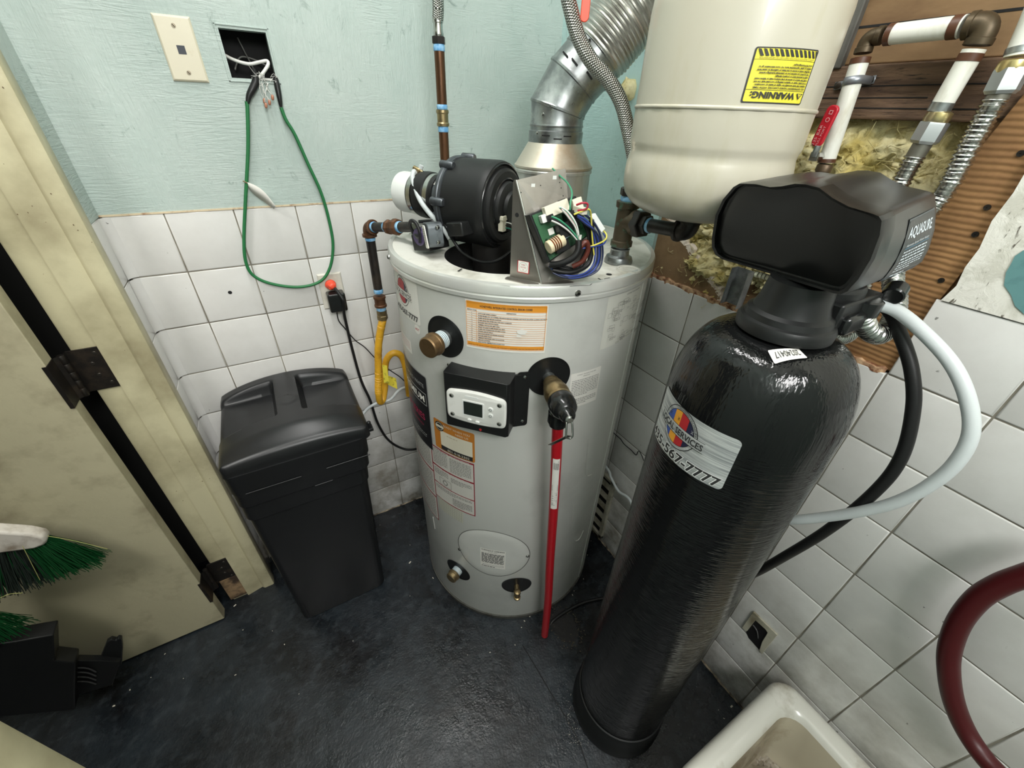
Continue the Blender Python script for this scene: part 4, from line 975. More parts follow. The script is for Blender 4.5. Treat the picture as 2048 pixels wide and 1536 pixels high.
# locking tabs and bolts
m = M(); dv = Vector((CAM.x-VX,CAM.y-VY,0)).normalized()
for hh, aoff in ((.018,-20),(.018,25),(.012,5)):
    a = math.atan2(dv.y,dv.x)+math.radians(aoff); m.box(c0+Vector((.0672*math.cos(a),.0672*math.sin(a),hh)), (.002,.020,.0024), rot=Matrix.Rotation(a,3,'Z'))
m.build('locking_tabs', DEEP, vp, smooth=0)
m = M()
for hh, aoff in ((.022,-42),(.060,-30)):
    a = math.atan2(dv.y,dv.x)+math.radians(aoff); d2 = Vector((math.cos(a),math.sin(a),0)); m.lathe([(.0035,0),(.003,.002),(0,.0028)], c0+d2*.0665+Z*hh, d2, n=12)
m.build('rivets', STEEL, vp, smooth=40)
for t_, k_ in ((.35,.0),(.35,.5),(.7,.2)):
    pass
side = dB.cross(dv).normalized(); fnt = side.cross(dB).normalized()
if fnt.dot(dv) < 0: fnt = -fnt
m = M()
for o_, l_ in ((.020,.55),(-.022,.35),(-.052,.25)):
    base = c2+(c3-c2)*l_; a = o_/.0685; p = base+fnt*.0685*math.cos(a)+side*.0685*math.sin(a); m.box(p, (.020,.0018,.003), rot=rot3(side*math.cos(a)-fnt*math.sin(a), fnt))
m.build('locking_slots', DEEP, vp, smooth=0)
m = M()
for o_ in (.036,-.028,-.06):
    base = c3+(c4-c3)*.6; a = o_/.0695; nr = fnt*math.cos(a)+side*math.sin(a); m.lathe([(.003,0),(.003,.001),(0,.001)], base+nr*.0698, nr, n=12)
m.build('screw_holes', DEEP, vp, smooth=0)
fd = thing('flexible_vent_duct', 'ribbed silver flexible duct slanting up behind the cream tank', 'duct', c4)
dp_ = [c4-dC*.004, at(1224,68,VX,VY), at(1262,22,VX,VY), at(1310,-30,VX,VY), at(1370,-95,VX+.01,VY-.01), at(1420,-200,VX+.02,VY-.02)]
def ribr(t, l): 
    k = (l/.0085)%1; s_ = min(1,l/.02); return .0705+.006*s_*(1-abs(2*k-1))**.7
M().tube(dp_, ribr, n=56, sub=30).build('ribbed_tube', mat('flex_aluminium',(196,196,190),.3,.9,dirt=(160,160,152),dscale=30), fd, smooth=50)

# ------------------------------------------------------------------ blower
ba = math.radians(-60); bdv = Vector((math.cos(ba),math.sin(ba),0)); BC = Vector((-.50,-.47,1.432)); bq = Vector((-bdv.y,bdv.x,0))
bl = thing('power_blower', 'black drum shaped blower on the heater top with grey cast inlet plate', 'blower', (-.50,-.47,1.3225))
M().lathe([(.088,-.074),(.0915,-.070),(.0935,.022),(.0935,.030),(.091,.038),(.087,.040),(.083,.036),(.080,.037),(.0785,.046),(.073,.050),(.060,.051),(.058,.048),(.056,.047),(.0545,.052),(.052,.060),(.046,.063),(.036,.064),(.034,.072),(0,.073)], BC, bdv, n=80).build('blower_housing', BLKM, bl, smooth=30)
M().lathe([(.0835,.0365),(.0845,.0395),(.0865,.0415),(.0885,.0405),(.0895,.036)], BC, bdv, n=80, cap=False).lathe([(.0555,.0475),(.0565,.0525),(.0585,.0535),(.0605,.0515)], BC, bdv, n=64, cap=False).build('housing_ridges', BLKG, bl, smooth=60)
m = M().lathe([(.092,-.088),(.0955,-.086),(.0955,-.079),(.094,-.077),(.094,-.0725),(.090,-.071)], BC, bdv, n=72)
for k in range(7):
    a = 2*PI*k/7+.35; c = BC+bq*(.0945*math.cos(a))+Z*(.0945*math.sin(a)); m.lathe([(.008,-.092),(.009,-.091),(.009,-.060),(.007,-.057),(0,-.057)], c, bdv, n=20)
m.build('cast_flange', mat('dark_cast_metal',(86,90,94),.35,.6,dirt=(60,62,64),dscale=40), bl, smooth=35)
m = M().lathe([(.047,-.150),(.047,-.118),(.050,-.108),(.060,-.092),(.090,-.086)], BC, bdv, n=56)
for a in (-.2,-.9,-1.6,-2.4): 
    c = BC+bq*(.052*math.cos(a))+Z*(.052*math.sin(a)); m.lathe([(.007,-.138),(.0085,-.136),(.010,-.088)], c, bdv, n=16)
m.build('inlet_casting', CASTG, bl, smooth=40)
f = Flat().rect(-.012,-.009,.012,.009,0).lines(-.010,.010,.005,3,.004,.0018,1)
f.build('white_sticker', [PAPER,INKL], lambda x,y,h: BC+bdv*(-.132+x*.8)+(bq*-math.sin(.62+y/.047)*1+Z*math.cos(.62+y/.047))*(.0475+h), bl)
M().lathe([(.085,-.06),(.0,-.06)][::-1], BC, bdv).v  # (none)
# base box under the drum closing the well
m = M().lathe([(.048,1.262),(.05,1.36)], (-.485,-.46,0), n=40); m.build('outlet_duct', mat('dark_steel',(44,42,40),.5,.3,dirt=(30,29,28),dscale=20), bl, smooth=30)
_d = ray(1000,446); CNP = CAM+_d*(bdv.dot(BC+bdv*.056-CAM)/bdv.dot(_d))
c_ = M().prism(rrect(.016,.034,.002,2), 0, .012, frame(CNP, bq, Z)).prism(rrect(.020,.010,.002,2), 0, .014, frame(CNP+Z*.012, bq, Z)).build('plug_connector', CONN, bl, smooth=0, bevel=.0006)
pc_ = CNP+bdv*.010+bq*.004+Z*-.002
for i,(mt,dz) in enumerate(((WHITE,.004),(BLKR,-.002),(mat('green_wire',(46,130,110),.4),-.008))):
    M().tube([pc_+Z*dz, pc_+bdv*.010+bq*.012+Z*(dz-.004), pc_+bdv*.014+bq*.026+Z*(dz-.022), pc_+bdv*.008+bq*.046+Z*(dz-.030)], .0014, n=8).build('connector_wire', mt, bl, smooth=60)
# rubber coupling with clamps and white pipe end
rcp = thing('rubber_coupling', 'black rubber pipe coupling with steel band clamps on the blower inlet', 'coupling', BC-bdv*.18)
M().lathe([(.0485,-.215),(.0505,-.212),(.0505,-.200),(.0478,-.198),(.0478,-.196),(.0535,-.192),(.0545,-.178),(.0535,-.162),(.0478,-.158),(.0478,-.148),(.0505,-.146),(.0515,-.140),(.0505,-.134),(.047,-.132)], BC, bdv, n=64).build('rubber_sleeve', BLKR, rcp, smooth=35)
cl = M()
for l in (-.204,-.152): cl.lathe([(.0508,l-.0065),(.0516,l-.006),(.0516,l+.006),(.0508,l+.0065)], BC, bdv, n=64)
cl.build('band_clamp', STEEL, rcp, smooth=35)
sc_ = BC+bdv*-.203+Z*.056-bq*.006
M().lathe([(.005,-.012),(.0055,-.011),(.0055,.006),(.004,.008),(.004,.014),(0,.014)], sc_, (bdv*.9-Z*.35+bq*.2), n=12).build('clamp_screw', BRASS, rcp, smooth=30)
M().lathe([(.040,-.262),(.0435,-.264),(.0470,-.262),(.0485,-.256),(.0485,-.216),(.0445,-.214),(.0445,-.205)], BC, bdv, n=56).build('white_pipe_end', PVC, rcp, smooth=35)
# clear sensing tube looping over the coupling
ct = thing('clear_sensing_tube', 'milky clear tube looping over the rubber coupling down to the gas valve', 'tube', BC)
sp = BC+bdv*-.195+Z*.066
M().tube([sp, at(836,350,*sp.xy), at(828,343,sp.x-.004,sp.y-.004), at(826,362,sp.x-.01,sp.y-.03), at(840,400,sp.x-.01,sp.y-.07), at(862,430,sp.x-.01,sp.y-.11), at(885,456,sp.x+.0,sp.y-.15), at(900,478,sp.x+.01,sp.y-.17)], .0058, n=12, sub=10).build('tube_run', FROST, ct, smooth=60)
# ------------------------------------------------------------------ gas valve
gv = thing('gas_valve', 'small grey and black gas valve between the gas pipe and the blower', 'valve', (V0.x,V0.y,1.3225))
gr = rot3(hd,(0,0,1)); g0 = V0+hd*.016+Vector((0,0,-.006)); gfr = frame(g0, hd, (0,0,1)); right_ = gfr.to_3x3() @ Vector((0,0,1))
def gp(x,y,z): return gfr @ Vector((x,y,z))
M().prism(rrect(.040,.040,.004,3), -.022, .022, gfr).build('valve_block', mat('valve_grey',(150,154,146),.45,.25,dirt=(120,122,112),dscale=30), gv, smooth=30, bevel=.002)
M().prism(rrect(.028,.030,.004,3,.004,.002), .020, .026, gfr).lathe([(.004,0),(.004,.004),(0,.005)], gp(-.004,.004,.026), right_, n=14).build('cover_plate', mat('valve_olive',(112,118,104),.45,.5), gv, smooth=30)
M().lathe([(.018,-.030),(.020,-.028),(.020,.034),(.018,.036)], gp(.036,-.010,.008), right_, n=32).build('purple_solenoid', mat('purple_coil',(70,58,92),.4), gv, smooth=40)
M().box(gp(.036,-.024,.010), (.060,.036,.062), rot=gfr.to_3x3()).lathe([(.026,-.02),(.028,-.018),(.028,.02),(.026,.022)], gp(.034,-.014,.014), gfr.to_3x3() @ Vector((.1,.9,.4)), n=24).build('solenoid_bracket', BLK, gv, smooth=40, bevel=.004)
M().tube([gp(.006,-.008,.030),gp(.008,.014,.040),gp(.022,.026,.044),gp(.038,.020,.044),gp(.046,.000,.044),gp(.040,-.022,.044)], .0042, n=10).build('black_loop', BLKR, gv, smooth=60)
M().prism(rrect(.044,.054,.012,4), .0, .036, frame(gp(.078,-.008,.010), hd*.8+right_*.35, (0,0,1))).build('sensor_body', CASTG, gv, smooth=40, bevel=.002)
sf = frame(gp(.072,-.008,.050), hd*.8+right_*.35, Z*1.0+right_*.1)
M().prism(rrect(.020,.050,.004,4), 0, .002, sf).build('white_tag', PAPER, gv, smooth=30)
Flat().lines(-.006,.006,.016,9,.0042,.0018,0,seed=2).build('tag_print', INKL, planemap(sf @ Matrix.Translation((0,0,.002))), gv)
m = M()
for x,z in ((.092,-.022),(.098,.010)): m.lathe([(.004,0),(.004,.006),(.003,.007),(0,.007)], gp(x,z,.030), right_, n=12)
m.build('brass_ports', STEEL, gv, smooth=40)
M().prism(rrect(.05,.03,.004,3), -.02, .02, frame(gp(.13,.002,-.006), hd, (0,0,1))).build('valve_outlet', BLK, gv, smooth=30, bevel=.003)
ig = thing('black_ignition_cable', 'thin black cable sagging from the gas valve to the metal bracket', 'cable', gp(.1,0,0))
M().tube([gp(.03,.022,.03),at(868,442,-.60,-.43),at(888,448,-.60,-.45),at(905,478,-.59,-.48),at(925,505,-.58,-.50),at(955,522,-.57,-.53),at(985,524,-.555,-.56),at(1010,512,-.53,-.58),at(1026,498,-.51,-.60)], .0036, n=10, sub=8).build('cable_run', BLKG, ig, smooth=60)

def onpl(u, v, p, n):
    d = ray(u,v); return CAM + d*(n.dot(p-CAM)/n.dot(d))
def cylhit(u, v, cx, cy, r):
    d = ray(u,v); ox, oy_ = CAM.x-cx, CAM.y-cy; a = d.x**2+d.y**2; b = 2*(ox*d.x+oy_*d.y); c = ox*ox+oy_*oy_-r*r
    t = (-b-math.sqrt(b*b-4*a*c))/(2*a); P = CAM+d*t; return math.degrees(math.atan2(P.y-cy,P.x-cx)), P.z
def wire(pts, r=.0014): return [at(u,v,x,y) for u,v,x,y in pts]
# ------------------------------------------------------------------ bracket and circuit board
F0 = onp(1020,553,2,1.3235); F1 = onp(1083,566,2,1.3235); TP = at(1026,361,F0.x,F0.y); TP2 = at(1033,360,F0.x+.004,F0.y-.006)
dirX = (onp(1140,560,2,1.3235)-F1).normalized()
hyp = TP2-F1; nP = hyp.cross(dirX).normalized()
if nP.dot(CAM-F1) < 0: nP = -nP
br = thing('mounting_bracket', 'bare steel triangular bracket holding the circuit board on the heater lid', 'bracket', F0)
def slabm(pts, t, nrm): 
    n = len(pts); m = M(); m.add([p for p in pts]+[p-nrm*t for p in pts], [tuple(range(n)),tuple(range(2*n-1,n-1,-1))]+[(i,i+n,(i+1)%n+n,(i+1)%n) for i in range(n)]); return m
SM = mat('bare_steel',(164,160,152),.36,.85,dirt=(136,130,122),dscale=5,bump=.05,bscale=200,rvar=.06)
n1 = (F1-F0).cross(TP-F0).normalized()
if n1.dot(CAM-F0) < 0: n1 = -n1
slabm([F0,F1,TP2,TP+(TP2-TP)*.4+Vector((0,0,.001)),TP-Vector((0,0,.003))], .0012, n1).build('narrow_flange', SM, br, smooth=0)
main = [onpl(u,v,F1,nP) for u,v in ((1083,566),(1033,360),(1105,343),(1131,337),(1136,395),(1180,470),(1160,545))]
main[-1] = F1+dirX*.10+Vector((0,0,.03)); main.append(F1+dirX*.075)
slabm(main, .0012, nP).build('main_plate', SM, br, smooth=0)
for a, b in (((1016,553),(1079,568)),((1083,567),(1142,561))):
    p0 = onp(*a,2,1.3235); p1 = onp(*b,2,1.3235); t = (p1-p0).normalized(); o = Vector((t.y,-t.x,0)); 
    fr_ = frame((p0+p1)/2+o*.007, t, o)
    M().prism(rrect((p1-p0).length,.018,.006,4), -.0005, .0012, fr_).build('foot_tab', SM, br, smooth=0)
M().tube([F1+n1*.001, TP2+n1*.001], .0022, n=8).build('fold_edge', mat('bright_fold',(206,206,200),.25,.9), br, smooth=60)
c = onpl(1034,430,F0,n1); M().lathe([(0,.0004),(.0042,.0004)], c, n1, n=20, cap=False).build('flange_hole', DEEP, br, smooth=0)
tx = (F1-F0).normalized(); sc0 = onpl(1047,534,F0,n1)
f = Flat().rect(-.0135,-.0125,.0135,.0125,1).rect(-.0118,-.0110,.0118,.0118,0,).disc(0,.0,.0098,2).disc(0,.0,.0094,0).text('FIRE',0,.0030,.0042,1,width=.009).text('TESTED',0,-.0020,.0040,1,width=.014).text('8',0,-.007,.004,1)
f.build('red_sticker', [PAPER,RED,INKL], planemap(frame(sc0+n1*.0005, tx, Z-tx*.06)), br, label='small white sticker with a red border')
ns = M()
for u,v,s in ((1066,372,.004),(1109,356,.004)):
    p = onpl(u,v,F1,nP)+nP*.0006; q = frame(p,dirX,Z); ns.add([q@Vector((-s,-s,0)),q@Vector((s,-s,0)),q@Vector((s,s,0)),q@Vector((-s,s,0))],[(0,1,2,3)])
ns.build('plate_slots', PVC, br, smooth=0)
ns = M()
for u,v in ((1081,371),(1042,385),(1119,365),(1122,376),(1066,407),(1095,397),(1126,392)):
    ns.lathe([(0,0),(.0011,0)], onpl(u,v,F1,nP)+nP*.0006, nP, n=8, cap=False)
ns.build('plate_holes', DEEP, br, smooth=0)
cbd = thing('circuit_board', 'green ignition circuit board in a black tray, tilted against the steel bracket', 'circuit board', F1)
off = .030; PB = F1+nP*off
q = [onpl(u,v,PB,nP) for u,v in ((1058,429),(1152,391),(1183,468),(1097,526))]
ctr = sum(q,Vector())/4
slabm(q[::1], off-.006, nP).build('black_tray', BLK, cbd, smooth=0, bevel=.002)
g4 = [ctr+(p-ctr)*.92+nP*.002 for p in q]; slabm(g4, .003, nP).build('green_board', PCB, cbd, smooth=0)
ux = (q[1]-q[0]).normalized(); vy = (q[0]-q[3]).normalized(); BF = frame(ctr+nP*.003, ux, vy, None)
if (BF.to_3x3() @ Vector((0,0,1))).dot(nP) < 0: BF = frame(ctr+nP*.003, ux, -vy)
def bpos(u, v, h=0): return onpl(u,v,PB+nP*(.003+h),nP)
def comp(u, v, w_, h_, t, mt, name, r=.001):
    p = bpos(u,v); return M().prism(rrect(w_,h_,r,2), 0, t, frame(p, ux, (q[0]-q[3]))).build(name, mt, cbd, smooth=0, bevel=.0005)
comp(1108,418,.050,.020,.014,CONN,'white_connector'); comp(1086,437,.016,.014,.012,WHITE,'white_connector'); comp(1094,437,.014,.012,.016,BLK,'black_connector')
comp(1151,412,.020,.026,.012,CONN,'white_connector'); comp(1122,405,.014,.010,.008,BLK,'relay'); comp(1102,463,.012,.012,.001,PAPER,'paper_label'); comp(1124,460,.030,.026,.020,BLK,'relay'); comp(1120,492,.03,.02,.012,BLK,'capacitor')
comp(1138,440,.024,.03,.016,BLK,'relay'); comp(1100,480,.018,.010,.010,mat('dark_green_part',(40,76,50),.4),'relay')
co = bpos(1096,496,.011); ax_ = (ux+vy*.12).normalized()
M().lathe([(.0115,0),(.0125,.001),(.0125,.034),(.0115,.035),(0,.035)], co, ax_, n=28).build('coil_former', mat('coil_cream',(214,200,166),.45), cbd, smooth=30)
m = M()
for k in range(4): m.lathe([(.0126,.008+k*.0045),(.0136,.0095+k*.0045),(.0126,.011+k*.0045)], co, ax_, n=28, cap=False)
m.build('copper_winding', mat('copper_wire',(176,112,80),.3,.9), cbd, smooth=60)
M().prism(rrect(.018,.006,.002,3), -.0015, .0015, frame(co+ax_*.045, ax_, nP)).build('blue_tip', mat('pale_blue_spade',(170,196,210),.4), cbd, smooth=30, bevel=.0006)
# wires, each its own part of the harness
wh = thing('wire_harness', 'tangle of coloured wires and black sleeves coiled beside the circuit board on the lid', 'wires', onp(1160,560,2,1.323))
wn = {'white':WHITE,'black':BLKR,'blue':mat('blue_wire',(52,72,150),.35),'green':mat('green_wire2',(58,140,104),.4),'yellow':mat('yellow_wire',(214,204,92),.4),'red':mat('red_wire',(170,44,60),.4),'brown':mat('brown_wire',(92,42,32),.4),'pink':mat('pink_wire',(196,140,148),.4),'navy':mat('navy_wire',(38,46,74),.35)}
def W(col, r, *pts):
    P = [at(u,v,x,y) for (u,v,x,y) in pts]
    for p in P: p.z = max(p.z, 1.3235+r)
    M().tube(P, r, n=8, sub=7).build('wire_'+col if col not in ('sleeve',) else 'black_sleeve', wn.get(col,BLKR), wh, smooth=60)
a0,b0_ = -.470,-.765
W('green',.0016,(1105,337,-.43,-.66),(1120,352,-.43,-.69),(1135,366,-.43,-.72),(1144,385,-.44,-.75),(1141,405,-.45,-.765),(1140,420,-.455,-.765))
for i,(c_,dy) in enumerate((('white',0),('green',3),('pink',6),('white',9))):
    W(c_,.0018,(1118+i*2,414+dy*.6,a0,b0_),(1136,424+dy,-.455,b0_),(1152,448+dy,-.45,b0_),(1158,478+dy,-.45,b0_),(1157,500+dy*.5,-.45,-.76))
for i,c_ in enumerate(('green','black','white')):
    W(c_,.0018,(1103,433+i*4,a0,b0_-.005),(1120,441+i*4,-.465,b0_-.005),(1140,458+i*3,-.46,b0_),(1155,477+i*2,-.455,b0_),(1158,490,-.45,-.76))
W('red',.0019,(1153,410,-.455,-.765),(1165,406,-.45,-.775),(1175,408,-.445,-.775),(1172,418,-.445,-.775),(1155,421,-.455,-.765))
W('yellow',.0017,(1148,429,-.455,-.765),(1165,422,-.45,-.77),(1178,419,-.44,-.77),(1182,432,-.43,-.765),(1184,470,-.425,-.76),(1188,510,-.42,-.76))
for i,(o_) in enumerate((0,7,13,18)):
    W('blue' if i%2==0 else 'navy',.0018,(1155,431+i,-.45,-.765),(1172,440+o_*.5,-.44,-.765),(1184+o_*.5,458+o_*.4,-.43,-.76),(1190+o_*.6,490,-.42,-.755),(1188+o_*.6,525,-.415,-.755),(1172+o_*.5,545+o_*.2,-.42,-.765),(1145,552+o_*.3,-.435,-.775),(1115,545+o_*.2,-.45,-.765),(1098,532,-.46,-.755))
for i,o_ in enumerate((0,4,8)):
    W('black',.0026,(1150,425+o_,-.44,-.75),(1174-o_,445,-.43,-.75),(1185-o_,480,-.425,-.75),(1180-o_*2,515,-.425,-.752),(1160-o_,538,-.435,-.76),(1130,541-o_,-.45,-.76),(1100,533-o_,-.46,-.755))
W('navy',.0020,(1165,425,-.44,-.755),(1190,448,-.425,-.755),(1203,480,-.415,-.755),(1205,515,-.41,-.755),(1196,540,-.415,-.765),(1170,553,-.42,-.77),(1130,555,-.44,-.775),(1105,545,-.455,-.765))
W('brown',.0050,(1160,495,-.445,-.775),(1172,484,-.44,-.775),(1176,500,-.435,-.775),(1165,522,-.44,-.772),(1145,533,-.45,-.765))
W('sleeve',.0062,(1157,480,-.455,-.77),(1156,500,-.455,-.775),(1145,516,-.46,-.775),(1122,527,-.465,-.77),(1100,530,-.47,-.76))
W('sleeve',.0052,(1183,440,-.43,-.75),(1184,480,-.425,-.75),(1182,510,-.425,-.75),(1172,532,-.43,-.755),(1140,545,-.445,-.765),(1105,540,-.46,-.76))
W('white',.0018,(1108,531,-.46,-.765),(1130,527,-.455,-.768),(1148,512,-.45,-.768),(1158,490,-.445,-.768),(1162,470,-.445,-.768))
W('yellow',.0016,(1177,494,-.435,-.77),(1195,488,-.425,-.765),(1210,480,-.41,-.755),(1213,470,-.40,-.75),(1206,460,-.395,-.745))
W('blue',.0016,(1158,498,-.445,-.77),(1180,494,-.435,-.77),(1205,489,-.41,-.76),(1212,478,-.40,-.75),(1206,466,-.395,-.745))
wf = frame(at(1196,447,-.40,-.745), at(1204,460,-.40,-.745)-at(1186,432,-.405,-.745), nP)
M().box((0,0,0),(.034,.012,.012)).v
m = M().box(at(1194,446,-.40,-.745),(.038,.011,.011),rot=wf.to_3x3()); m.build('inline_connector', PVC, wh, smooth=0, bevel=.001)
m = M().box(at(1160,420,-.44,-.755),(.012,.03,.012)); m.build('terminal_block', CONN, wh, smooth=0, bevel=.001)

# ------------------------------------------------------------------ expansion tank
XR = .1405
et = thing('expansion_tank', 'large cream steel expansion tank with a yellow warning label, upside down above the heater', 'tank', (EX,EY,1.44))
prof = [(0,1.452),(.012,1.452),(.03,1.454),(.070,1.459),(.100,1.467),(.122,1.479),(.135,1.494),(.1405,1.512),(.1412,1.530),(.1405,1.545),(.1385,1.556),(.1372,1.562),(.1375,1.568),(.1395,1.574),(.1405,1.580),(.1405,1.622),(.1405,1.750),(.138,1.775),(.130,1.795),(.112,1.812),(.08,1.824),(0,1.83)]
M().lathe(prof, (EX,EY,0), n=128, cap=False).build('tank_shell', CREAMT, et, smooth=60)
m = M(); N = 160; rr_ = random.Random(3); pts = []
vs = []; 
for k in range(N):
    a = 2*PI*k/N; w_ = .0028+.0006*math.sin(a*23)+rr_.uniform(-.0003,.0003); r = XR
    for j in range(6):
        b = PI*j/5; vs.append((EX+(r-.0005+w_*math.sin(b))*math.cos(a), EY+(r-.0005+w_*math.sin(b))*math.sin(a), 1.629+.003*math.cos(b)))
m.add(vs, [(k*6+j,((k+1)%N)*6+j,((k+1)%N)*6+j+1,k*6+j+1) for k in range(N) for j in range(5)]); m.build('weld_seam', CREAMT, et, smooth=60)
M().lathe([(.0155,1.440),(.0155,1.456)], (EX,EY,0), n=24).build('inlet_stem', GALV, et, smooth=30)
hits = [cylhit(u,v,EX,EY,XR) for u,v in ((1510,94),(1634,99),(1603,210),(1481,206))]
am = sum(h[0] for h in hits)/4; zm = sum(h[1] for h in hits)/4
lw = math.radians(((hits[1][0]-hits[0][0])+(hits[2][0]-hits[3][0]))/2)*XR; lh = (hits[0][1]+hits[1][1]-hits[2][1]-hits[3][1])/2
s = lw/.100; k = lh/.095
f = Flat()
def R_(x0,y0,x1,y1,mi): f.rect(x0*s,y0*k,x1*s,y1*k,mi,res=.006)
f.rr(.100*s,.095*k,.003,1,res=.006); f.rr(.095*s,.090*k,.0018,0,res=.006)
R_(-.0475,.0235,.0475,.0243,1); R_(-.0475,-.0275,.0475,-.0270,1)
for i in range(13):
    x = -.047+i*.0074; f.poly([(x*s,-.0440*k),(min(x+.0044,.047)*s,-.0448*k),(max(min(x-.0014,.047),-.047)*s,-.0330*k),(max(x-.0058,-.0472)*s,-.0330*k)],1)
f.text('WARNING:',-.030*s,.0275*k,.0155*k,1,'LEFT',off=.0004,width=.071*s)
f.poly([(-.045*s,.0275*k),(-.033*s,.0275*k),(-.039*s,.0385*k)],1); f.poly([(-.0424*s,.0286*k),(-.0356*s,.0286*k),(-.039*s,.0350*k)],0); f.rect(-.0395*s,.030*k,-.0385*s,.0335*k,1); f.rect(-.0395*s,.0288*k,-.0385*s,.0296*k,1)
f.text('ALL EXPANSION TANKS CAN FAIL WITH TIME.',-.044*s,.0185*k,.0046*k,1,'LEFT',off=.0001,width=.084*s)
for i,(t_,w_) in enumerate((('Inspect this tank annually for signs of leaks or corrosion.',.082),('If corroded, repair or replace a leaking or corroded tank. Do not',.084),('install this tank in or above an area where a leak or failure could',.084),('result in personal injury or property damage.',.056),('This product can expose you to chemicals including Carbon',.080),('Disulfide, which is known to the State of California to cause birth',.084),('defects or other reproductive harm. For more information go to',.083),('www.P65Warnings.ca.gov',.034))):
    f.text(t_,-.044*s,(.0138-i*.0050)*k,.0040*k,1,'LEFT',width=w_*s,off=.00012)
f.text('REFER TO PRODUCTS INSTRUCTION SHEET FOR FURTHER INFORMATION',0,-.0308*k,.0032*k,1,width=.084*s)
f.build('warning_label', [YELP,INK], cylmap(EX,EY,XR,am,zm,flip=True), et, label='yellow and black warning label, upside down')

# ------------------------------------------------------------------ pipes in the wall opening
sp_ = thing('white_supply_pipe', 'white coated water pipe with two bends and brown bands across the wall opening', 'pipe', onp(1655,322,0,-.02))
XW = -.02
def ow(u, v): return onp(u,v,0,XW)
pa, pb, pc2, pd = ow(1652,326), ow(1736,74), ow(1979,47), ow(1885,208)
RWP = .0137
def seg(name, a, b, r, mt, par, n=24): return M().lathe([(r,0),(r,(b-a).length)], a, (b-a), n=n).build(name, mt, par, smooth=30)
d1 = (pb-pa).normalized(); d2 = (pc2-pb).normalized(); d3 = (pd-pc2).normalized()
seg('coated_section', pa, pb-d1*.028, RWP, WPIPE, sp_); seg('coated_section', pb+d2*.028, pc2-d2*.028, RWP, WPIPE, sp_); seg('coated_section', pc2+d3*.028, pd, RWP, WPIPE, sp_)
PE = mat('dark_brass_elbow',(84,72,54),.45,.6,dirt=(60,52,40),dscale=30)
elbow('elbow_fitting', pb, -d1, d2, .0115, .012, PE, sp_, .0015, .010); elbow('elbow_fitting', pc2, -d2, d3, .0150, .014, PE, sp_, .0015, .010)
def bandm(c, d, L, r=RWP+.0008): return M().lathe([(RWP-.001,0),(r,.0005),(r,L-.0005),(RWP-.001,L)], c, d, n=24).build('brown_band', BAND, sp_, smooth=30)
bandm(pb-d1*.036, d1, .009); bandm(pb+d2*.028, d2, .009); bandm(pc2-d2*.042, d2, .012); bandm(pc2+d3*.032, d3, .010); bandm(pa+d1*.0, d1, .007)
seg('reducer_band', pd-d3*.002, pd+d3*.010, RWP+.001, GALV, sp_)
st = thing('pipe_strap', 'grey two-hole strap clamping the white pipe to the timber', 'strap', ow(1707,163))
sc1 = ow(1707,162); e1 = onp(1676,171,0,.019); e2 = onp(1742,160,0,.019); tdir = (e2-e1).normalized()
m = M(); arc = []; c_ = Vector((XW,sc1.y,sc1.z)); L_ = .0150
inpl = (e2-e1).normalized()
P = [e1-inpl*.006, e1+inpl*.010]+[c_+inpl*(-math.cos(t)*L_)+Vector((-math.sin(t)*L_,0,0)) for t in [PI*k/8 for k in range(9)]]+[e2-inpl*.010, e2+inpl*.006]
P[2:3] = [c_-inpl*L_+Vector((.03,0,0)), c_-inpl*L_]; P[-3:-2] = [c_+inpl*L_, c_+inpl*L_+Vector((.03,0,0))]
wdt = d1*.006; vs = []
for i, p in enumerate(P): vs += [p-wdt, p+wdt]
m.add(vs, [(2*i,2*i+2,2*i+3,2*i+1) for i in range(len(P)-1)])
o = m.build('strap_band', mat('strap_grey',(150,154,160),.4,.7), st, smooth=30); sm_ = o.modifiers.new('solid','SOLIDIFY'); sm_.thickness = .0016
for e in (e1,e2): M().lathe([(.0055,0),(.006,.0015),(.003,.003),(0,.003)], e+Vector((-.001,0,0)), (-1,0,0), n=16).build('strap_screw', BLACKMET, st, smooth=30)
bv = thing('ball_valve', 'small brass ball valve with a red lever under the white pipe', 'valve', ow(1643,345))
va_, vb_ = ow(1652,328), ow(1622,392)
dv_ = (vb_-va_).normalized(); Lv = (vb_-va_).length
M().lathe([(.0115,0),(.0135,.003),(.0135,.012),(.0115,.014),(.0150,.020),(.0165,.028),(.0150,.038),(.0120,.044),(.0120,.046)], va_, dv_, n=24).build('valve_body', mat('dull_brass',(96,80,62),.45,.6), bv, smooth=35)
seg('lower_pipe', va_+dv_*.044, vb_+dv_*.06, .0118, mat('dark_brown_pipe',(64,44,32),.5), bv); seg('white_ring', va_+dv_*.058, va_+dv_*.064, .0128, PVC, bv)
pv = onp(1633,313,0,-.048)
M().lathe([(.0075,-.02),(.0075,.004),(.0045,.005),(.0045,.008),(0,.008)], pv, (-1,0,0), n=6).build('stem_nut', STEEL, bv, smooth=20)
h0 = onp(1637,290,0,-.056); h1 = onp(1664,214,0,-.056); 
M().prism(rrect(.0200,(h1-h0).length+.006,.0085,5), -.0035, .0035, frame((h0+h1)/2, (0,-1,-.1), h1-h0)).build('red_lever', REDV, bv, smooth=30, bevel=.002)
hf = frame((h0+h1)/2+Vector((-.0037,0,0)), (0,-1,-.1), h1-h0)
if (hf.to_3x3()@Vector((0,0,1))).x > 0: hf = frame((h0+h1)/2+Vector((-.0037,0,0)), (0,1,.1), h1-h0)
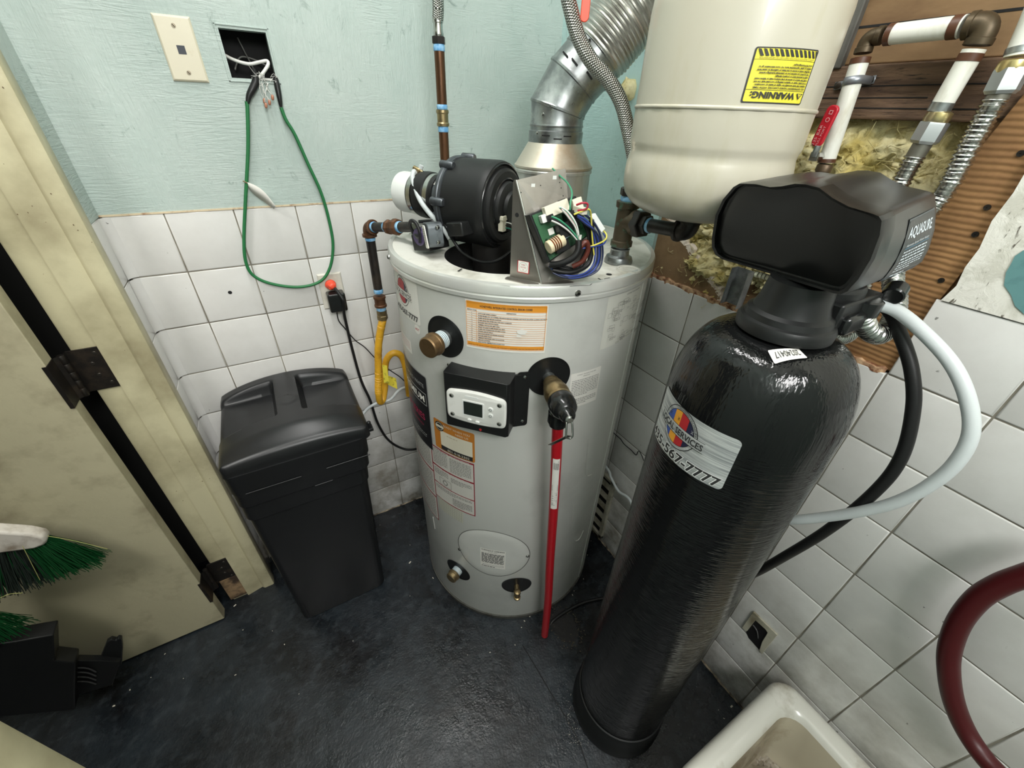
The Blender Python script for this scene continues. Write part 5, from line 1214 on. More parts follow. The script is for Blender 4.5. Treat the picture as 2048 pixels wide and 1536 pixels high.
f = Flat().text('125 BAR',-.002,-.030,.006,0,'LEFT',rot=90,width=.03).text('FULL PORT',.004,-.030,.005,0,'LEFT',rot=90,width=.03).disc(.001,.010,.0035,0).disc(.001,.010,.0026,1).frame(-.002,.018,.004,.024,.001,0)
f.build('lever_lettering', [mat('print_pink',(224,170,172),.5),REDV], planemap(hf), bv)
m = M(); p_ = onp(1637,292,0,-.056); q_ = pv+Vector((-.008,0,0)); m.tube([p_,(p_+q_)/2+Vector((-.001,0,0)),q_], .0055, n=8); m.box(q_,(.003,.014,.014)); m.build('lever_shank', GALV, bv, smooth=40)
# corrugated connectors
def corr(t, l): return .0135+.0016*math.sin(l*2*PI/.0062)
def connector(label, top, nutpts, path, loc):
    c_ = thing('corrugated_connector', label, 'hose', loc, 'corrugated steel water connectors')
    b_, n0, n1_, g0_, g1_ = nutpts
    dd = (g1_-b_).normalized()
    M().lathe([(.012,0),(.0165,.002),(.0175,.010),(.0165,.014),(.0145,.016),(.0145,.022)], b_, dd, n=12).build('brass_collar', mat('bright_brass',(204,186,132),.3,.9,dirt=(176,170,150),dscale=30), c_, smooth=30)
    M().lathe([(.013,0),(.0185,.001),(.0190,.004),(.0190,.026),(.016,.030)], n0, dd, n=6).build('hex_nut', mat('zinc_nut',(176,180,180),.35,.7), c_, smooth=20)
    seg('plain_end', n0+dd*.026, g1_, .0128, mat('grey_sleeve',(122,120,110),.45,.7), c_)
    M().tube([g1_-dd*.004]+path, corr, n=16, sub=34).build('corrugated_tube', STEEL, c_, smooth=80); return c_
x_ = XW
connector('corrugated steel connector hanging from the right end of the white bent pipe', None, (ow(1883,222),ow(1872,243),ow(1860,270),ow(1850,285),ow(1827,318)),
 [ow(1795,378), onp(1762,440,0,-.03), onp(1730,520,0,-.04), onp(1722,590,0,-.07), onp(1712,640,0,-.10), onp(1695,668,0,-.13), onp(1668,672,0,-.17), onp(1652,655,0,-.21), onp(1650,635,0,-.24)], ow(1860,270))
connector('corrugated steel connector farthest right, beside the cardboard strip', None, (ow(2033,118),ow(2027,135),ow(2015,158),ow(2010,170),ow(1988,205)),
 [ow(1940,290), ow(1893,378), onp(1845,440,0,-.03), onp(1806,500,0,-.06), onp(1786,555,0,-.09), onp(1792,600,0,-.12), onp(1784,645,0,-.15), onp(1758,670,0,-.18), onp(1733,655,0,-.22), onp(1722,625,0,-.25)], ow(2015,158))
ft = thing('far_white_pipe', 'short white pipe end with grey band at the upper right corner of the opening', 'pipe', ow(2045,95))
seg('coated_section', ow(2035,112), ow(2110,-60), RWP, WPIPE, ft); seg('grey_band', ow(2038,106), ow(2043,93), RWP+.001, GALV, ft)

# ------------------------------------------------------------------ softener tank
SX, SY, SR = -.360, -1.125, .1285
sf_ = thing('softener_tank', 'tall glossy black wound resin tank standing in the right foreground', 'tank', (SX,SY,0))
prof = [(SR,.10),(SR,1.235)]+[(.050+(SR-.050)*math.cos(a)**.75, 1.235+.130*math.sin(a)) for a in [PI/2*k/14 for k in range(1,14)]]+[(.048,1.366),(.046,1.372)]
M().lathe(prof, (SX,SY,0), n=128, cap=False).build('tank_shell', TANKM, sf_, smooth=60)
M().lathe([(.136,.0),(.1405,.003),(.1400,.040),(.1375,.046),(.1365,.080),(.1345,.088),(.1345,.108),(.1325,.114),(.1290,.116)], (SX,SY,0), n=96, cap=False).build('base_boot', BLKM, sf_, smooth=30)
hh = [cylhit(u,v,SX,SY,SR) for u,v in ((1490,878),(1450,975))]
f = Flat().rr(.160,.098,.008,0,res=.005)
LM = [FOIL,RED,BLUE,mat('print_amber',(226,156,50),.45),NAVY,INK,mat('outline_white',(230,230,228),.4)]
logo(f,-.012,.0125,.0375,dict(ink=5,bg=0,blue=2,yel=3,red=1,navy=4),.096)
f.text('435-567-7777',.0,-.0445,.0245,6,off=.0016,width=.152); f.text('435-567-7777',.0,-.0445,.0245,5,off=.0006,width=.150)
f.build('silver_sticker', LM, cylmap(SX,SY,SR,173.6,1.2005), sf_, label='silver foil service sticker with phone number')
# date label on the dome
zl = 1.384
def dome(x, y, h):
    # tangent plane of the shoulder where the date label sits
    return DF @ Vector((-x,-y,h))
pq = [cylhit(u,v,SX,SY,.098) for u,v in ((1535,706),(1600,697),(1606,720),(1545,727))]
def domept(u, v):
    d = ray(u,v); t = .3
    def g(P):
        r = math.hypot(P.x-SX,P.y-SY)
        return r
    best = None
    for i in range(4000):
        t = .25+i*.0002; P = CAM+d*t; r = math.hypot(P.x-SX,P.y-SY)
        if P.z > 1.235 and r <= SR and r > .05:
            a = math.acos(min(1,((r-.050)/(SR-.050))**(1/.75))) if r < SR else 0
            if P.z <= 1.235+.130*math.sin(a): return P
    return CAM+d*.6
dc = [domept(*p) for p in ((1536,706),(1601,698),(1606,720),(1546,727))]
dctr = sum(dc,Vector())/4; dx_ = (dc[1]+dc[2]-dc[0]-dc[3]).normalized(); dy_ = (dc[0]+dc[1]-dc[2]-dc[3]).normalized()
DF = frame(dctr, dx_, dy_); dn = DF.to_3x3() @ Vector((0,0,1)); w_ = ((dc[1]-dc[0]).length+(dc[2]-dc[3]).length)/2; h_ = ((dc[0]-dc[3]).length+(dc[1]-dc[2]).length)/2
f = Flat().rr(w_,h_,.0015,0,res=.004).text('20240417',0,-h_*.28,h_*.75,1,width=w_*.78)
def dmap(x, y, h):     # follow the dome
    p = DF @ Vector((-x,-y,0)); r = math.hypot(p.x-SX,p.y-SY); u = Vector(((p.x-SX)/r,(p.y-SY)/r,0))
    a = math.acos(max(0,min(1,((r-.050)/(SR-.050))))**(1/.75)) if r < SR else 0
    return Vector((p.x,p.y,1.235+.130*math.sin(a)))+dn*(h+.0015)
f.build('date_label', [PAPER,INK], dmap, sf_, label='small white label printed 20240417, upside down')

# ------------------------------------------------------------------ control head
ch_ = thing('softener_control_head', 'black softener control head on top of the black tank with a dark front cover', 'control head', (SX,SY,1.372))
M().lathe([(.052,1.366),(.062,1.369),(.063,1.380),(.060,1.386),(.056,1.388),(.054,1.396),(.048,1.400),(.044,1.412),(.040,1.440)], (SX,SY,0), n=64).build('neck_collar', BLK, ch_, smooth=35)
A0 = Vector((-.387,-1.016,1.545)); B0 = Vector((-.466,-1.212,1.545)); C0 = Vector((-.367,-1.09,1.440))
nF = (B0-A0).cross(C0-A0).normalized()
if nF.x > 0: nF = -nF
out_px = [(1493,366),(1512,367),(1540,373),(1565,371),(1590,366),(1612,367),(1640,374),(1668,395),(1700,412),(1750,427),(1762,432),(1768,441),(1764,470),(1745,520),(1720,560),(1697,585),(1684,591),(1668,588),(1600,567),(1530,545),(1443,519),(1430,510),(1423,495),(1423,474),(1430,430),(1445,398),(1466,373),(1478,366)]
fo_ = [onpl(u,v,A0,nF) for u,v in out_px]; ctr = sum(fo_,Vector())/len(fo_)
Dv = Vector((.985,.17,.02)).normalized()
def dvp(p):
    w = max(0,min(1,(1.545-p.z)/.105)); return Vector((.985,.17,.02)).lerp(Vector((.999,.03,.0)),w).normalized()
def ring(ps, s, d): return [ctr+(p-ctr)*s+dvp(p)*d for p in ps]
rings = [ring(fo_,.90,.0095),ring(fo_,.93,.008),ring(fo_,.945,.0005),ring(fo_,.985,-.001),ring(fo_,1.0,.006),ring(fo_,1.0,.040),ring(fo_,.99,.041)]
n = len(fo_); m = M(); m.add([p for r in rings for p in r], [tuple(range(n))]+[(i*n+k,(i+1)*n+k,(i+1)*n+(k+1)%n,i*n+(k+1)%n) for i in range(len(rings)-1) for k in range(n)])
m.build('front_cover', mat('satin_black_cover',(20,21,21),.3,spec=.25), ch_, smooth=18)
side_r = [ring(fo_,.992,.040),ring(fo_,.99,.13),ring(fo_,.975,.228),ring(fo_,.93,.243),ring(fo_,.85,.248)]
m = M(); m.add([p for r in side_r for p in r], [tuple(range(len(side_r)*n-1,(len(side_r)-1)*n-1,-1))]+[(i*n+k,(i+1)*n+k,(i+1)*n+(k+1)%n,i*n+(k+1)%n) for i in range(len(side_r)-1) for k in range(n)])
m.build('head_housing', mat('housing_black',(30,31,32),.32,dirt=(58,57,54),dscale=16,dlo=.6,dhi=.9), ch_, smooth=30)
# faint recessed keypad and window on the cover
_up = (A0+B0)/2-C0
_c0 = sum(rings[0],Vector())/n; nF = (rings[0][11]-_c0).cross(rings[0][1]-_c0).normalized()
if nF.x > 0: nF = -nF
_up = nF.cross(rings[0][11]-rings[0][1]); _up = _up if _up.z > 0 else -_up
FFr = frame(_c0, rings[0][11]-rings[0][1], _up)
nz_ = FFr.to_3x3() @ Vector((0,0,1)); 
if nz_.dot(nF) < 0: FFr = frame(_c0, rings[0][1]-rings[0][11], _up)
sgn = 1 if nz_.dot(nF) > 0 else -1
# side sticker
i0, i1 = 10, 16
def rail(s, idx): 
    k = int(idx); fr2 = idx-k; k2 = min(k+1,n-1); p = fo_[k].lerp(fo_[k2],fr2)
    K_ = ((.0,.992),(.04,.992),(.13,.99),(.228,.975),(.243,.93)); sc = .93
    for (s0,a0_),(s1,a1_) in zip(K_, K_[1:]):
        if s <= s1: sc = a0_+(a1_-a0_)*max(0,(s-s0))/(s1-s0); break
    def q(t): p_ = fo_[t]; return ctr+(p_-ctr)*sc+dvp(p_)*s
    return q(k).lerp(q(k2),fr2)
def sidemap(x, y, h):      # x: metres back from the cover, y: metres along the outline from its top corner
    x = .098+(x-.078)*1.36; y = y*1.0
    L = 0; idx = 11.0; yy = y
    for k in range(11, 17):
        dl = (fo_[k+1]-fo_[k]).length
        if yy <= dl or k == 16: idx = k+yy/dl; break
        yy -= dl
    p = rail(x, idx); a = rail(x+.004, idx)-p; b = rail(x, idx+.15)-p; nr = a.cross(b).normalized()
    if nr.dot(p-(ctr+Dv*.1)) < 0: nr = -nr
    return p+nr*(h+.0006)
f = Flat()
def FR(x0,y0,x1,y1,mi):
    nx, ny = 6, 10; v = []; fc = []; f.h += 1
    for j in range(ny+1):
        for i in range(nx+1): v.append((x0+(x1-x0)*i/nx, y0+(y1-y0)*j/ny, f.h))
    for j in range(ny):
        for i in range(nx): fc.append((j*(nx+1)+i,j*(nx+1)+i+1,(j+1)*(nx+1)+i+1,(j+1)*(nx+1)+i))
    f.items.append((v,fc,mi))
FR(.076,.012,.162,.128,3); FR(.078,.014,.160,.126,0); FR(.078,.102,.160,.126,1)
class G(Flat): pass
t_ = Flat(); t_.text('AQUASURE',.119,-.036,.019,0,off=.0003,width=.072); t_.text('Harmony Series Water Heater',.119,-.048,.006,0,width=.066); t_.lines(.086,.152,-.057,7,.0052,.0022,0,seed=4); t_.lines(.086,.140,-.096,1,.004,.0022,0,seed=6)
t_.rect(.084,-.0505,.154,-.0498,1)
for v_, fc_, mi_ in t_.items: f.items.append(([(x,-y,h+6) for x,y,h in v_], [tuple(reversed(q_)) for q_ in fc_], 2 if mi_ == 0 else 4))
t2 = Flat().lines(.108,.150,-.106,4,.0045,.002,0,seed=9)
for v_, fc_, mi_ in t2.items: f.items.append(([(x,-y,h+6) for x,y,h in v_], fc_, 2))
FR(.084,.104,.102,.122,5)
f.build('product_sticker', [mat('sticker_black',(34,38,42),.35),mat('sticker_blue_grey',(70,92,116),.4),mat('sticker_print',(214,224,230),.4),mat('sticker_edge',(70,76,80),.4),mat('cyan_line',(70,150,190),.4),mat('pale_square',(120,136,150),.4)], sidemap, ch_)
f = Flat(); FR(.030,.120,.055,.165,0); f.build('grey_tab', [mat('tab_grey',(120,120,122),.4)], sidemap, ch_)
# red and grey bits lying on the top of the head
m = M(); p = onp(1602,362,2,1.557)
# valve body behind and below
M().lathe([(.045,1.38),(.048,1.39),(.048,1.43),(.04,1.435)], (-.29,-1.125,0), n=40).bx((-.335,-1.175,1.380),(-.225,-1.08,1.418)).build('valve_block', BLK, ch_, smooth=30, bevel=.004)
pt = Vector((-.212,-1.160,1.394))
M().lathe([(.019,-.05),(.019,-.004),(.0165,0)], pt, (.55,-.75,-.1), n=28).build('drain_port', BLKG, ch_, smooth=35)
M().lathe([(.0120,-.006),(.0150,-.004),(.0150,.0),(.0120,.003)], pt, (.55,-.75,-.15), n=28).build('blue_collar', mat('blue_collar_plastic',(70,96,150),.35), ch_, smooth=35)
M().lathe([(.021,0),(.021,.02),(.018,.022)], onp(1650,632,0,-.25)+Vector((0,0,-.004)), (0,0,1), n=24).lathe([(.021,0),(.021,.02),(.018,.022)], onp(1722,620,0,-.26)+Vector((0,0,-.004)), (0,0,1), n=24).build('bypass_nuts', BLKG, ch_, smooth=30)
M().bx((-.32,-1.185,1.372),(-.27,-1.12,1.40)).build('bypass_valve', BLKG, ch_, smooth=20, bevel=.006)
M().lathe([(.0075,-.012),(.0075,.010),(.006,.012),(0,.012)], onp(1658,637,0,-.28), (-.5,-.7,.3), n=20).build('steel_clip', STEEL, ch_, smooth=30)
cpt = onp(1790,585,0,-.20)
M().lathe([(.012,-.012),(.014,-.010),(.014,.010),(.012,.012)], cpt, (.8,.2,.3), n=20).build('side_knob', BLKG, ch_, smooth=30)
kx = M()
for i, (u,v) in enumerate(((1512,548),(1520,550),(1527,552),(1534,554))):
    kx.lathe([(.0045,0),(.0045,.004)], onpl(u,v,Vector((-.33,-1.08,1.42)),Vector((-1,-.3,.0)).normalized()), (0,-1,0), n=12)
kx.build('striped_fitting', CONN, ch_, smooth=30)
dh = thing('clear_drain_tube', 'thick milky plastic tube arching down from the control head to the right', 'tube', pt)
M().tube([pt+Vector((-.004,.006,.001)), onp(1790,620,0,-.2), onp(1850,668,0,-.2), onp(1905,730,0,-.2), onp(1936,800,0,-.2), onp(1941,870,0,-.2), onp(1908,930,0,-.2), onp(1852,975,0,-.2), onp(1790,1005,0,-.2), onp(1725,1022,0,-.2), onp(1650,1034,0,-.2), onp(1575,1040,0,-.2), onp(1500,1038,0,-.17), onp(1430,1030,0,-.12)], .0092, n=16, sub=8).build('tube_run', FROST, dh, smooth=60)
bh_ = thing('black_drain_hose', 'thick black rubber hose curving down from the control head behind the tank', 'hose', pt)
M().tube([pt+Vector((.0,.03,.012)), onp(1772,615,0,-.175), onp(1800,668,0,-.185), onp(1823,740,0,-.19), onp(1826,820,0,-.19), onp(1802,915,0,-.19), onp(1748,985,0,-.19), onp(1655,1060,0,-.19), onp(1570,1112,0,-.19), onp(1505,1148,0,-.18), onp(1440,1175,0,-.15), onp(1380,1190,0,-.12)], .0092, n=16, sub=8).build('hose_run', BLKR, bh_, smooth=60)

# ------------------------------------------------------------------ brine bin
bn = thing('brine_bin', 'square black plastic bin with a moulded lid between the door frame and the heater', 'bin', (-1.045,-.20,0))
def ringz(cx, cy, w_, h_, r, z): return [Vector((x,y,z)) for x,y in rrect(w_,h_,r,6,cx,cy)]
def stack(rings, capb=True, capt=True):
    n = len(rings[0]); m = M(); m.add([p for r in rings for p in r], ([tuple(range(n-1,-1,-1))] if capb else [])+[(i*n+k,i*n+(k+1)%n,(i+1)*n+(k+1)%n,(i+1)*n+k) for i in range(len(rings)-1) for k in range(n)]+([tuple(range((len(rings)-1)*n,len(rings)*n))] if capt else [])); return m
bx0, by0 = -1.064, -.205
rs = [ringz(bx0,by0,.300,.305,.03,.0),ringz(bx0,by0,.306,.311,.03,.006),ringz(bx0+.008,by0+.003,.342,.342,.03,.600),ringz(bx0+.008,by0+.003,.352,.352,.03,.606),ringz(bx0+.010,by0+.003,.354,.354,.03,.662),ringz(bx0+.012,by0+.003,.364,.362,.03,.668),ringz(bx0+.013,by0+.003,.366,.364,.03,.715),ringz(bx0+.014,by0+.003,.372,.368,.03,.722),ringz(bx0+.015,by0+.003,.374,.370,.03,.790)]
stack(rs).build('bin_body', BINM, bn, smooth=30)
for z, xa, xb in ((.7262,-1.01,-.875),(.6785,-1.195,-1.075),(.6785,-1.065,-1.01)):
    pass
# lid
LX, LY, LW, LH = -1.043, -.200, .384, .366
m = M(); NX = 84; vs = []
def sq(u, v):   # grid square to rounded square
    rr = .10; x, y = u, v
    k = 1-.0*abs(u*v); ax, ay = abs(u), abs(v); 
    if ax > 1-rr and ay > 1-rr:
        dx, dy = (ax-(1-rr))/rr, (ay-(1-rr))/rr; L = math.hypot(dx,dy); mx = max(dx,dy)
        if L > 1e-6: s = mx/L; dx, dy = dx*s, dy*s
        x = math.copysign(1-rr+dx*rr,u); y = math.copysign(1-rr+dy*rr,v)
    return x, y
def ss(a, b, x): t = max(0,min(1,(x-a)/(b-a))); return t*t*(3-2*t)
def lidz(x, y):
    d = 1-x*x; arch = .044*d**.8; front = ss(1.0,.62,-y) if y < 0 else 1
    full = arch*(.35+.65*front)+.006
    sidew = .0+ .0
    inrec = ss(.16,.24,abs(x))*ss(-.36,-.26,y)*(1-ss(.68,.78,y))
    spread = ss(-.95,-.30,y)
    rec = -.002+.010*(1-abs(x))
    z = full*(1-inrec)+rec*inrec
    cp = math.hypot(x*1.0,(y-.02)*.95)
    if cp < .14: z = max(z, full)+.002
    e = max(abs(x),abs(y)); 
    return z-.010*ss(.93,1.0,e)**2
for j in range(NX+1):
    for i in range(NX+1):
        u, v = -1+2*i/NX, -1+2*j/NX; x, y = sq(u,v); vs.append((LX+x*LW/2, LY+y*LH/2, .818+lidz(x,y)))
fs = [(j*(NX+1)+i,j*(NX+1)+i+1,(j+1)*(NX+1)+i+1,(j+1)*(NX+1)+i) for j in range(NX) for i in range(NX)]
b_ = [i for i in range(NX+1)]+[(j)*(NX+1)+NX for j in range(1,NX+1)]+[NX*(NX+1)+i for i in range(NX-1,-1,-1)]+[j*(NX+1) for j in range(NX-1,0,-1)]
o = len(vs); nb = len(b_)
for dz, s in ((.802,1.0),(.790,1.002),(.786,1.004),(.782,.99)):
    for k in b_: p = Vector(vs[k]); vs.append((LX+(p.x-LX)*s, LY+(p.y-LY)*s, dz))
fs += [(b_[(k+1)%nb],b_[k],o+k,o+(k+1)%nb) for k in range(nb)]
for q_ in range(3): fs += [(o+q_*nb+(k+1)%nb,o+q_*nb+k,o+(q_+1)*nb+k,o+(q_+1)*nb+(k+1)%nb) for k in range(nb)]
m.add(vs, fs); m.build('bin_lid', BINM, bn, smooth=50)
M().lathe([(.020,0),(.021,.0015),(.0215,.003),(.017,.0045),(.0165,.0035),(0,.003)], (LX,LY+.012,.8655), n=36, cap=False).build('lid_cap', BINM, bn, smooth=30)
M().lathe([(.005,0),(.006,.003),(.006,.028),(.004,.031),(0,.031)], (-.847,-.355,.792), n=20).bx((-.862,-.365,.790),(-.838,-.340,.800)).build('overflow_knob', BINM, bn, smooth=30, bevel=.001)
rail_m = M()
for z, xa, xb in ((.7235,-.992,-.866),(.6705,-1.035,-.985),(.7235,-1.20,-1.06)):
    rail_m.tube([(xa,by0+.003-.186,z),(xb,by0+.003-.186,z)], .0016, n=8)
rail_m.build('moulded_rib', BINM, bn, smooth=60)
bt = thing('brine_tube', 'thin white tube from the black bin running behind the heater', 'tube', (-.82,-.09,.66))
M().tube([(-.865,-.12,.63),at(728,825,-.80,-.10),at(750,808,-.77,-.10),at(780,799,-.73,-.11),(-.66,-.07,.715),(-.52,-.045,.66),(-.30,-.035,.58),(-.10,-.06,.53),(-.03,-.20,.50),(-.022,-.40,.47),onp(1213,935,0,-.02),onp(1222,955,0,-.024),onp(1237,982,0,-.022),onp(1262,1004,0,-.02),(-.02,-.80,.27),(-.03,-.95,.26)], .0052, n=12, sub=8).build('tube_run', FROST, bt, smooth=60)
tcord = thing('thin_black_wire', 'thin black wire along the tiles between heater and black tank', 'cable', onp(1250,885,0,-.004))
M().tube([(-.02,-.35,.62),onp(1232,870,0,-.006),onp(1241,878,0,-.006),onp(1248,888,0,-.006),onp(1262,900,0,-.006),onp(1272,910,0,-.006),onp(1284,912,0,-.006),(-.006,-.88,.42)], .0016, n=8).build('wire_run', BLKR, tcord, smooth=60)

# ------------------------------------------------------------------ back wall fittings
wp = thing('blank_wall_plate', 'ivory wall plate with a small square jack hole on the teal wall', 'wall plate', (-1.0315,-.003,1.705))
def plate(par, cx, cz, w_, h_, mt, t=.0055):
    m = M(); n = 4; 
    for i_, (s, y) in enumerate(((0,0),(0,-.0025),(.0035,-t))): m.v += [Vector((cx+x*(w_/2-s),y,cz+z*(h_/2-s))) for x,z in ((-1,-1),(1,-1),(1,1),(-1,1))]
    m.f += [(i*4+k,i*4+(k+1)%4,i*4+4+(k+1)%4,i*4+4+k) for i in range(2) for k in range(4)]+[(8,9,10,11)]; m.mi = [0]*9
    return m.build('plate_body', mt, par, smooth=0, bevel=.0008)
plate(wp,-1.0315,1.7055,.069,.1165,IVORY)
M().bx((-1.0385,-.0058,1.697),(-1.0235,-.0052,1.7125)).build('jack_hole', mat('jack_navy',(26,34,46),.4), wp, smooth=0)
for z in (1.746,1.664):
    o = M().lathe([(.0042,0),(.0040,.0010),(0,.0012)], (-1.0315,-.0054,z), (0,-1,0), n=16).build('plate_screw', mat('dull_screw',(150,140,120),.5,.5), wp, smooth=30)
    sub(M().box((-1.0315,-.0067,z),(.0062,.0004,.0012),rot=Matrix.Rotation(.9,3,'Y')).build('screw_slot', DEEP, o, smooth=0), o)
op = thing('wall_outlet', 'ivory outlet plate on the tiles under the green cord', 'outlet', (-.832,-.003,1.11))
plate(op,-.832,1.110,.072,.117,mat('outlet_ivory',(208,204,192),.4,dirt=(180,174,158),dscale=14))
oc = thing('orange_plug_cord', 'orange plug in the upper socket with its thick black cord running down behind the heater', 'power cord', (-.83,-.02,1.13))
m = M().lathe([(.013,0),(.0165,.001),(.0165,.006),(.012,.010),(.010,.022),(.007,.026)], (-.834,-.0055,1.133), (.05,-1,.05), n=20); m.box((-.832,-.018,1.131),(.024,.020,.017))
for i, v in enumerate(m.v): m.v[i] = v+Vector((noise.noise(v*90),0,noise.noise(v*90+Vector((4,0,0)))))*.0018
m.build('orange_plug', mat('orange_plug_plastic',(236,82,56),.4), oc, smooth=60, bevel=.002)
cp = [Vector((-.826,-.030,1.127)),Vector((-.818,-.050,1.112)),Vector((-.812,-.060,1.09))]+[at(u,v,x,y) for u,v,x,y in ((688,625,-.80,-.055),(693,650,-.80,-.04),(705,700,-.80,-.03),(722,760,-.80,-.03),(740,800,-.79,-.03),(755,845,-.78,-.03),(775,878,-.75,-.03),(800,895,-.71,-.035),(825,899,-.66,-.05))]+[Vector((-.56,-.05,.36))]
M().tube(cp, .0048, n=12, sub=8).build('cord_run', BLKR, oc, smooth=60)
ad = thing('black_power_adapter', 'black plug-in power adapter in the lower socket', 'adapter', (-.832,-.03,1.085))
M().box((-.828,-.0265,1.0825),(.054,.042,.062)).build('adapter_body', BLKG, ad, smooth=0, bevel=.006, seg=3)
tc = [Vector((-.834,-.030,1.062))]+[onp(u,v,1,-.012) for u,v in ((677,640),(690,657),(710,680),(730,695),(750,716),(775,737),(800,754),(815,768))]+[Vector((-.60,-.03,.66))]
M().tube(tc, .0019, n=8, sub=7).build('adapter_cord', BLKR, ad, smooth=60)
th = thing('tile_bolt_hole', 'small dark hole drilled in one tile left of the outlet', 'hole', onp(460,585,1,0))
M().lathe([(0,.0006),(.0048,.0006),(.0052,.0)], onp(460,585,1,-.0002), (0,-1,0), n=16, cap=False).build('hole_rim', DEEP, th, smooth=0)
# cord, hooks, loose wires in the square hole
gc = thing('green_cord_loop', 'green elastic cord with black end hooks hanging in a loop from the square wall hole', 'cord', (-.90,-.015,1.62))
gp_ = [(493,203),(495,222),(496,300),(491,400),(488,480),(492,525),(508,552),(545,568),(598,574),(640,563),(660,535),(666,490),(658,440),(642,385),(617,330),(590,270),(572,240),(562,215)]
P = [onp(u,v,1,-.016) for u,v in gp_]
M().tube(P, .0043, n=12, sub=10).build('elastic_cord', GRNC, gc, smooth=60)
def hook(pts, w_):
    P = [onp(u,v,1,y) for u,v,y in pts]; Ls = len(P)
    M().tube(P, lambda t,l: w_*(.35+.65*math.sin(PI*min(1,max(0,.15+t*.8)))**.8), n=12, sub=6).build('black_hook', BLK, gc, smooth=60)
hook([(508,140,.01),(512,155,-.004),(510,168,-.008),(504,180,-.012),(498,192,-.014),(495,207,-.016)], .0082)
hook([(548,148,.01),(553,165,-.006),(556,180,-.012),(559,196,-.015),(562,214,-.016)], .0068)
tg = thing('paper_tag', 'folded white paper tag clipped on the green cord', 'tag', onp(492,365,1,-.02))
tp_ = [onp(492,364,1,-.019),onp(512,372,1,-.03),onp(530,386,1,-.042),onp(551,413,1,-.05)]
tq_ = [onp(492,370,1,-.014),onp(507,388,1,-.010),onp(525,402,1,-.012),onp(548,418,1,-.028)]
m = M(); vs = []
for a, b in zip(spline(tp_,4), spline(tq_,4)): vs += [a,b]
m.add(vs, [(2*i,2*i+1,2*i+3,2*i+2) for i in range(len(vs)//2-1)]); o = m.build('tag_sheet', PAPER, tg, smooth=40); s_ = o.modifiers.new('s','SOLIDIFY'); s_.thickness = .0008
M().tube([onp(486,362,1,-.018),onp(494,366,1,-.022)], .0018, n=6).build('tag_tie', mat('brown_tie',(120,100,70),.6), tg, smooth=60)
wc = thing('loose_cable', 'white cable curling inside the square hole in the teal wall', 'cable', onp(500,125,1,.02))
M().tube([onp(446,108,1,.045),onp(462,117,1,.03),onp(480,124,1,.02),onp(500,128,1,.012),onp(520,124,1,.006),onp(534,122,1,.002),onp(536,130,1,-.004),onp(526,146,1,-.006),onp(514,160,1,-.004)], .0036, n=10, sub=7).build('white_cable', WHITE, wc, smooth=60)
M().tube([onp(470,140,1,.05),onp(480,115,1,.06),onp(505,118,1,.055),onp(540,135,1,.05)], .002, n=8).tube([onp(475,75,1,.06),onp(490,105,1,.06),onp(508,140,1,.02),onp(512,160,1,-.002)], .0016, n=8).build('dark_wires', mat('grey_wire',(92,92,88),.5), wc, smooth=60)
rs_ = thing('hanging_components', 'bunch of small orange components hanging on twisted wires under the wall hole', 'electronic components', onp(530,180,1,-.012))
RM = mat('terracotta_component',(176,120,96),.35); WM = mat('thin_lead',(130,130,124),.35,.8)
for k, (u,v) in enumerate(((529,202),(539,205),(545,195),(532,211))):
    p = onp(u,v,1,-.018-.002*k)
    M().lathe([(0,-.0062),(.0026,-.0052),(.0034,-.002),(.0034,.002),(.0026,.005),(0,.006)], p, (.2,-.1,1), n=14).build('component_bead', RM, rs_, smooth=60)
    top = onp(517+k*6,166,1,-.006); M().tube([top, (top+p)/2+Vector((.003*(-1)**k,-.004,0)), p+Vector((.001,0,.006))], .0006, n=5).tube([top+Vector((.002,0,0)), (top+p)/2+Vector((-.002,-.002,.002)), p+Vector((-.001,0,.006))], .0006, n=5).build('wire_lead', WM, rs_, smooth=60)
m = M(); rr_ = random.Random(8)
for _ in range(16):
    a = onp(rr_.uniform(512,546),rr_.uniform(150,170),1,rr_.uniform(-.015,-.002)); m.tube([a, a+Vector((rr_.gauss(0,.006),rr_.uniform(-.006,0),rr_.gauss(0,.006))), a+Vector((rr_.gauss(0,.009),rr_.uniform(-.006,0),rr_.gauss(0,.009)))], .0005, n=4)
m.bx((-.906,-.004,1.6585),(-.862,-.001,1.663)); m.build('twisted_leads', mat('pale_lead',(206,206,200),.4), rs_, smooth=60)

# ------------------------------------------------------------------ right wall fittings near the floor
lo = thing('broken_outlet_plate', 'broken dirty outlet plate with a dark hole low on the right tiles', 'outlet', (-.003,-1.258,.355))
DIRT = mat('dirty_plate',(186,182,164),.5,dirt=(120,112,90),dscale=16,dlo=.45,dhi=.7)
def yzbox(y0,y1,z0,z1,x0,x1,m): return m.bx((x0,y0,z0),(x1,y1,z1))
m = M()
pl_o = [(-1.2215,.413),(-1.2955,.415),(-1.2955,.300),(-1.283,.2965)]; 
m.prism([(-1.2215,.414),(-1.2215,.318),(-1.236,.322),(-1.237,.392),(-1.268,.395),(-1.276,.391),(-1.279,.340),(-1.286,.300),(-1.2955,.298),(-1.2955,.414)], -.0065, -.0005, FRR)
m.build('plate_body', DIRT, lo, smooth=0, bevel=.0012)
M().prism([(-1.232,.392),(-1.230,.318),(-1.248,.300),(-1.284,.297),(-1.281,.392)], -.0012, .0005, FRR).build('dark_opening', mat('opening_black',(34,33,34),.35), lo, smooth=0)  # flat near-black panel filling the broken opening
M().tube([onp(1506,1250,0,-.002),onp(1514,1262,0,-.004),onp(1516,1276,0,-.002)], .002, n=8).build('plastic_wisp', mat('grey_film',(80,80,80),.3), lo, smooth=60)
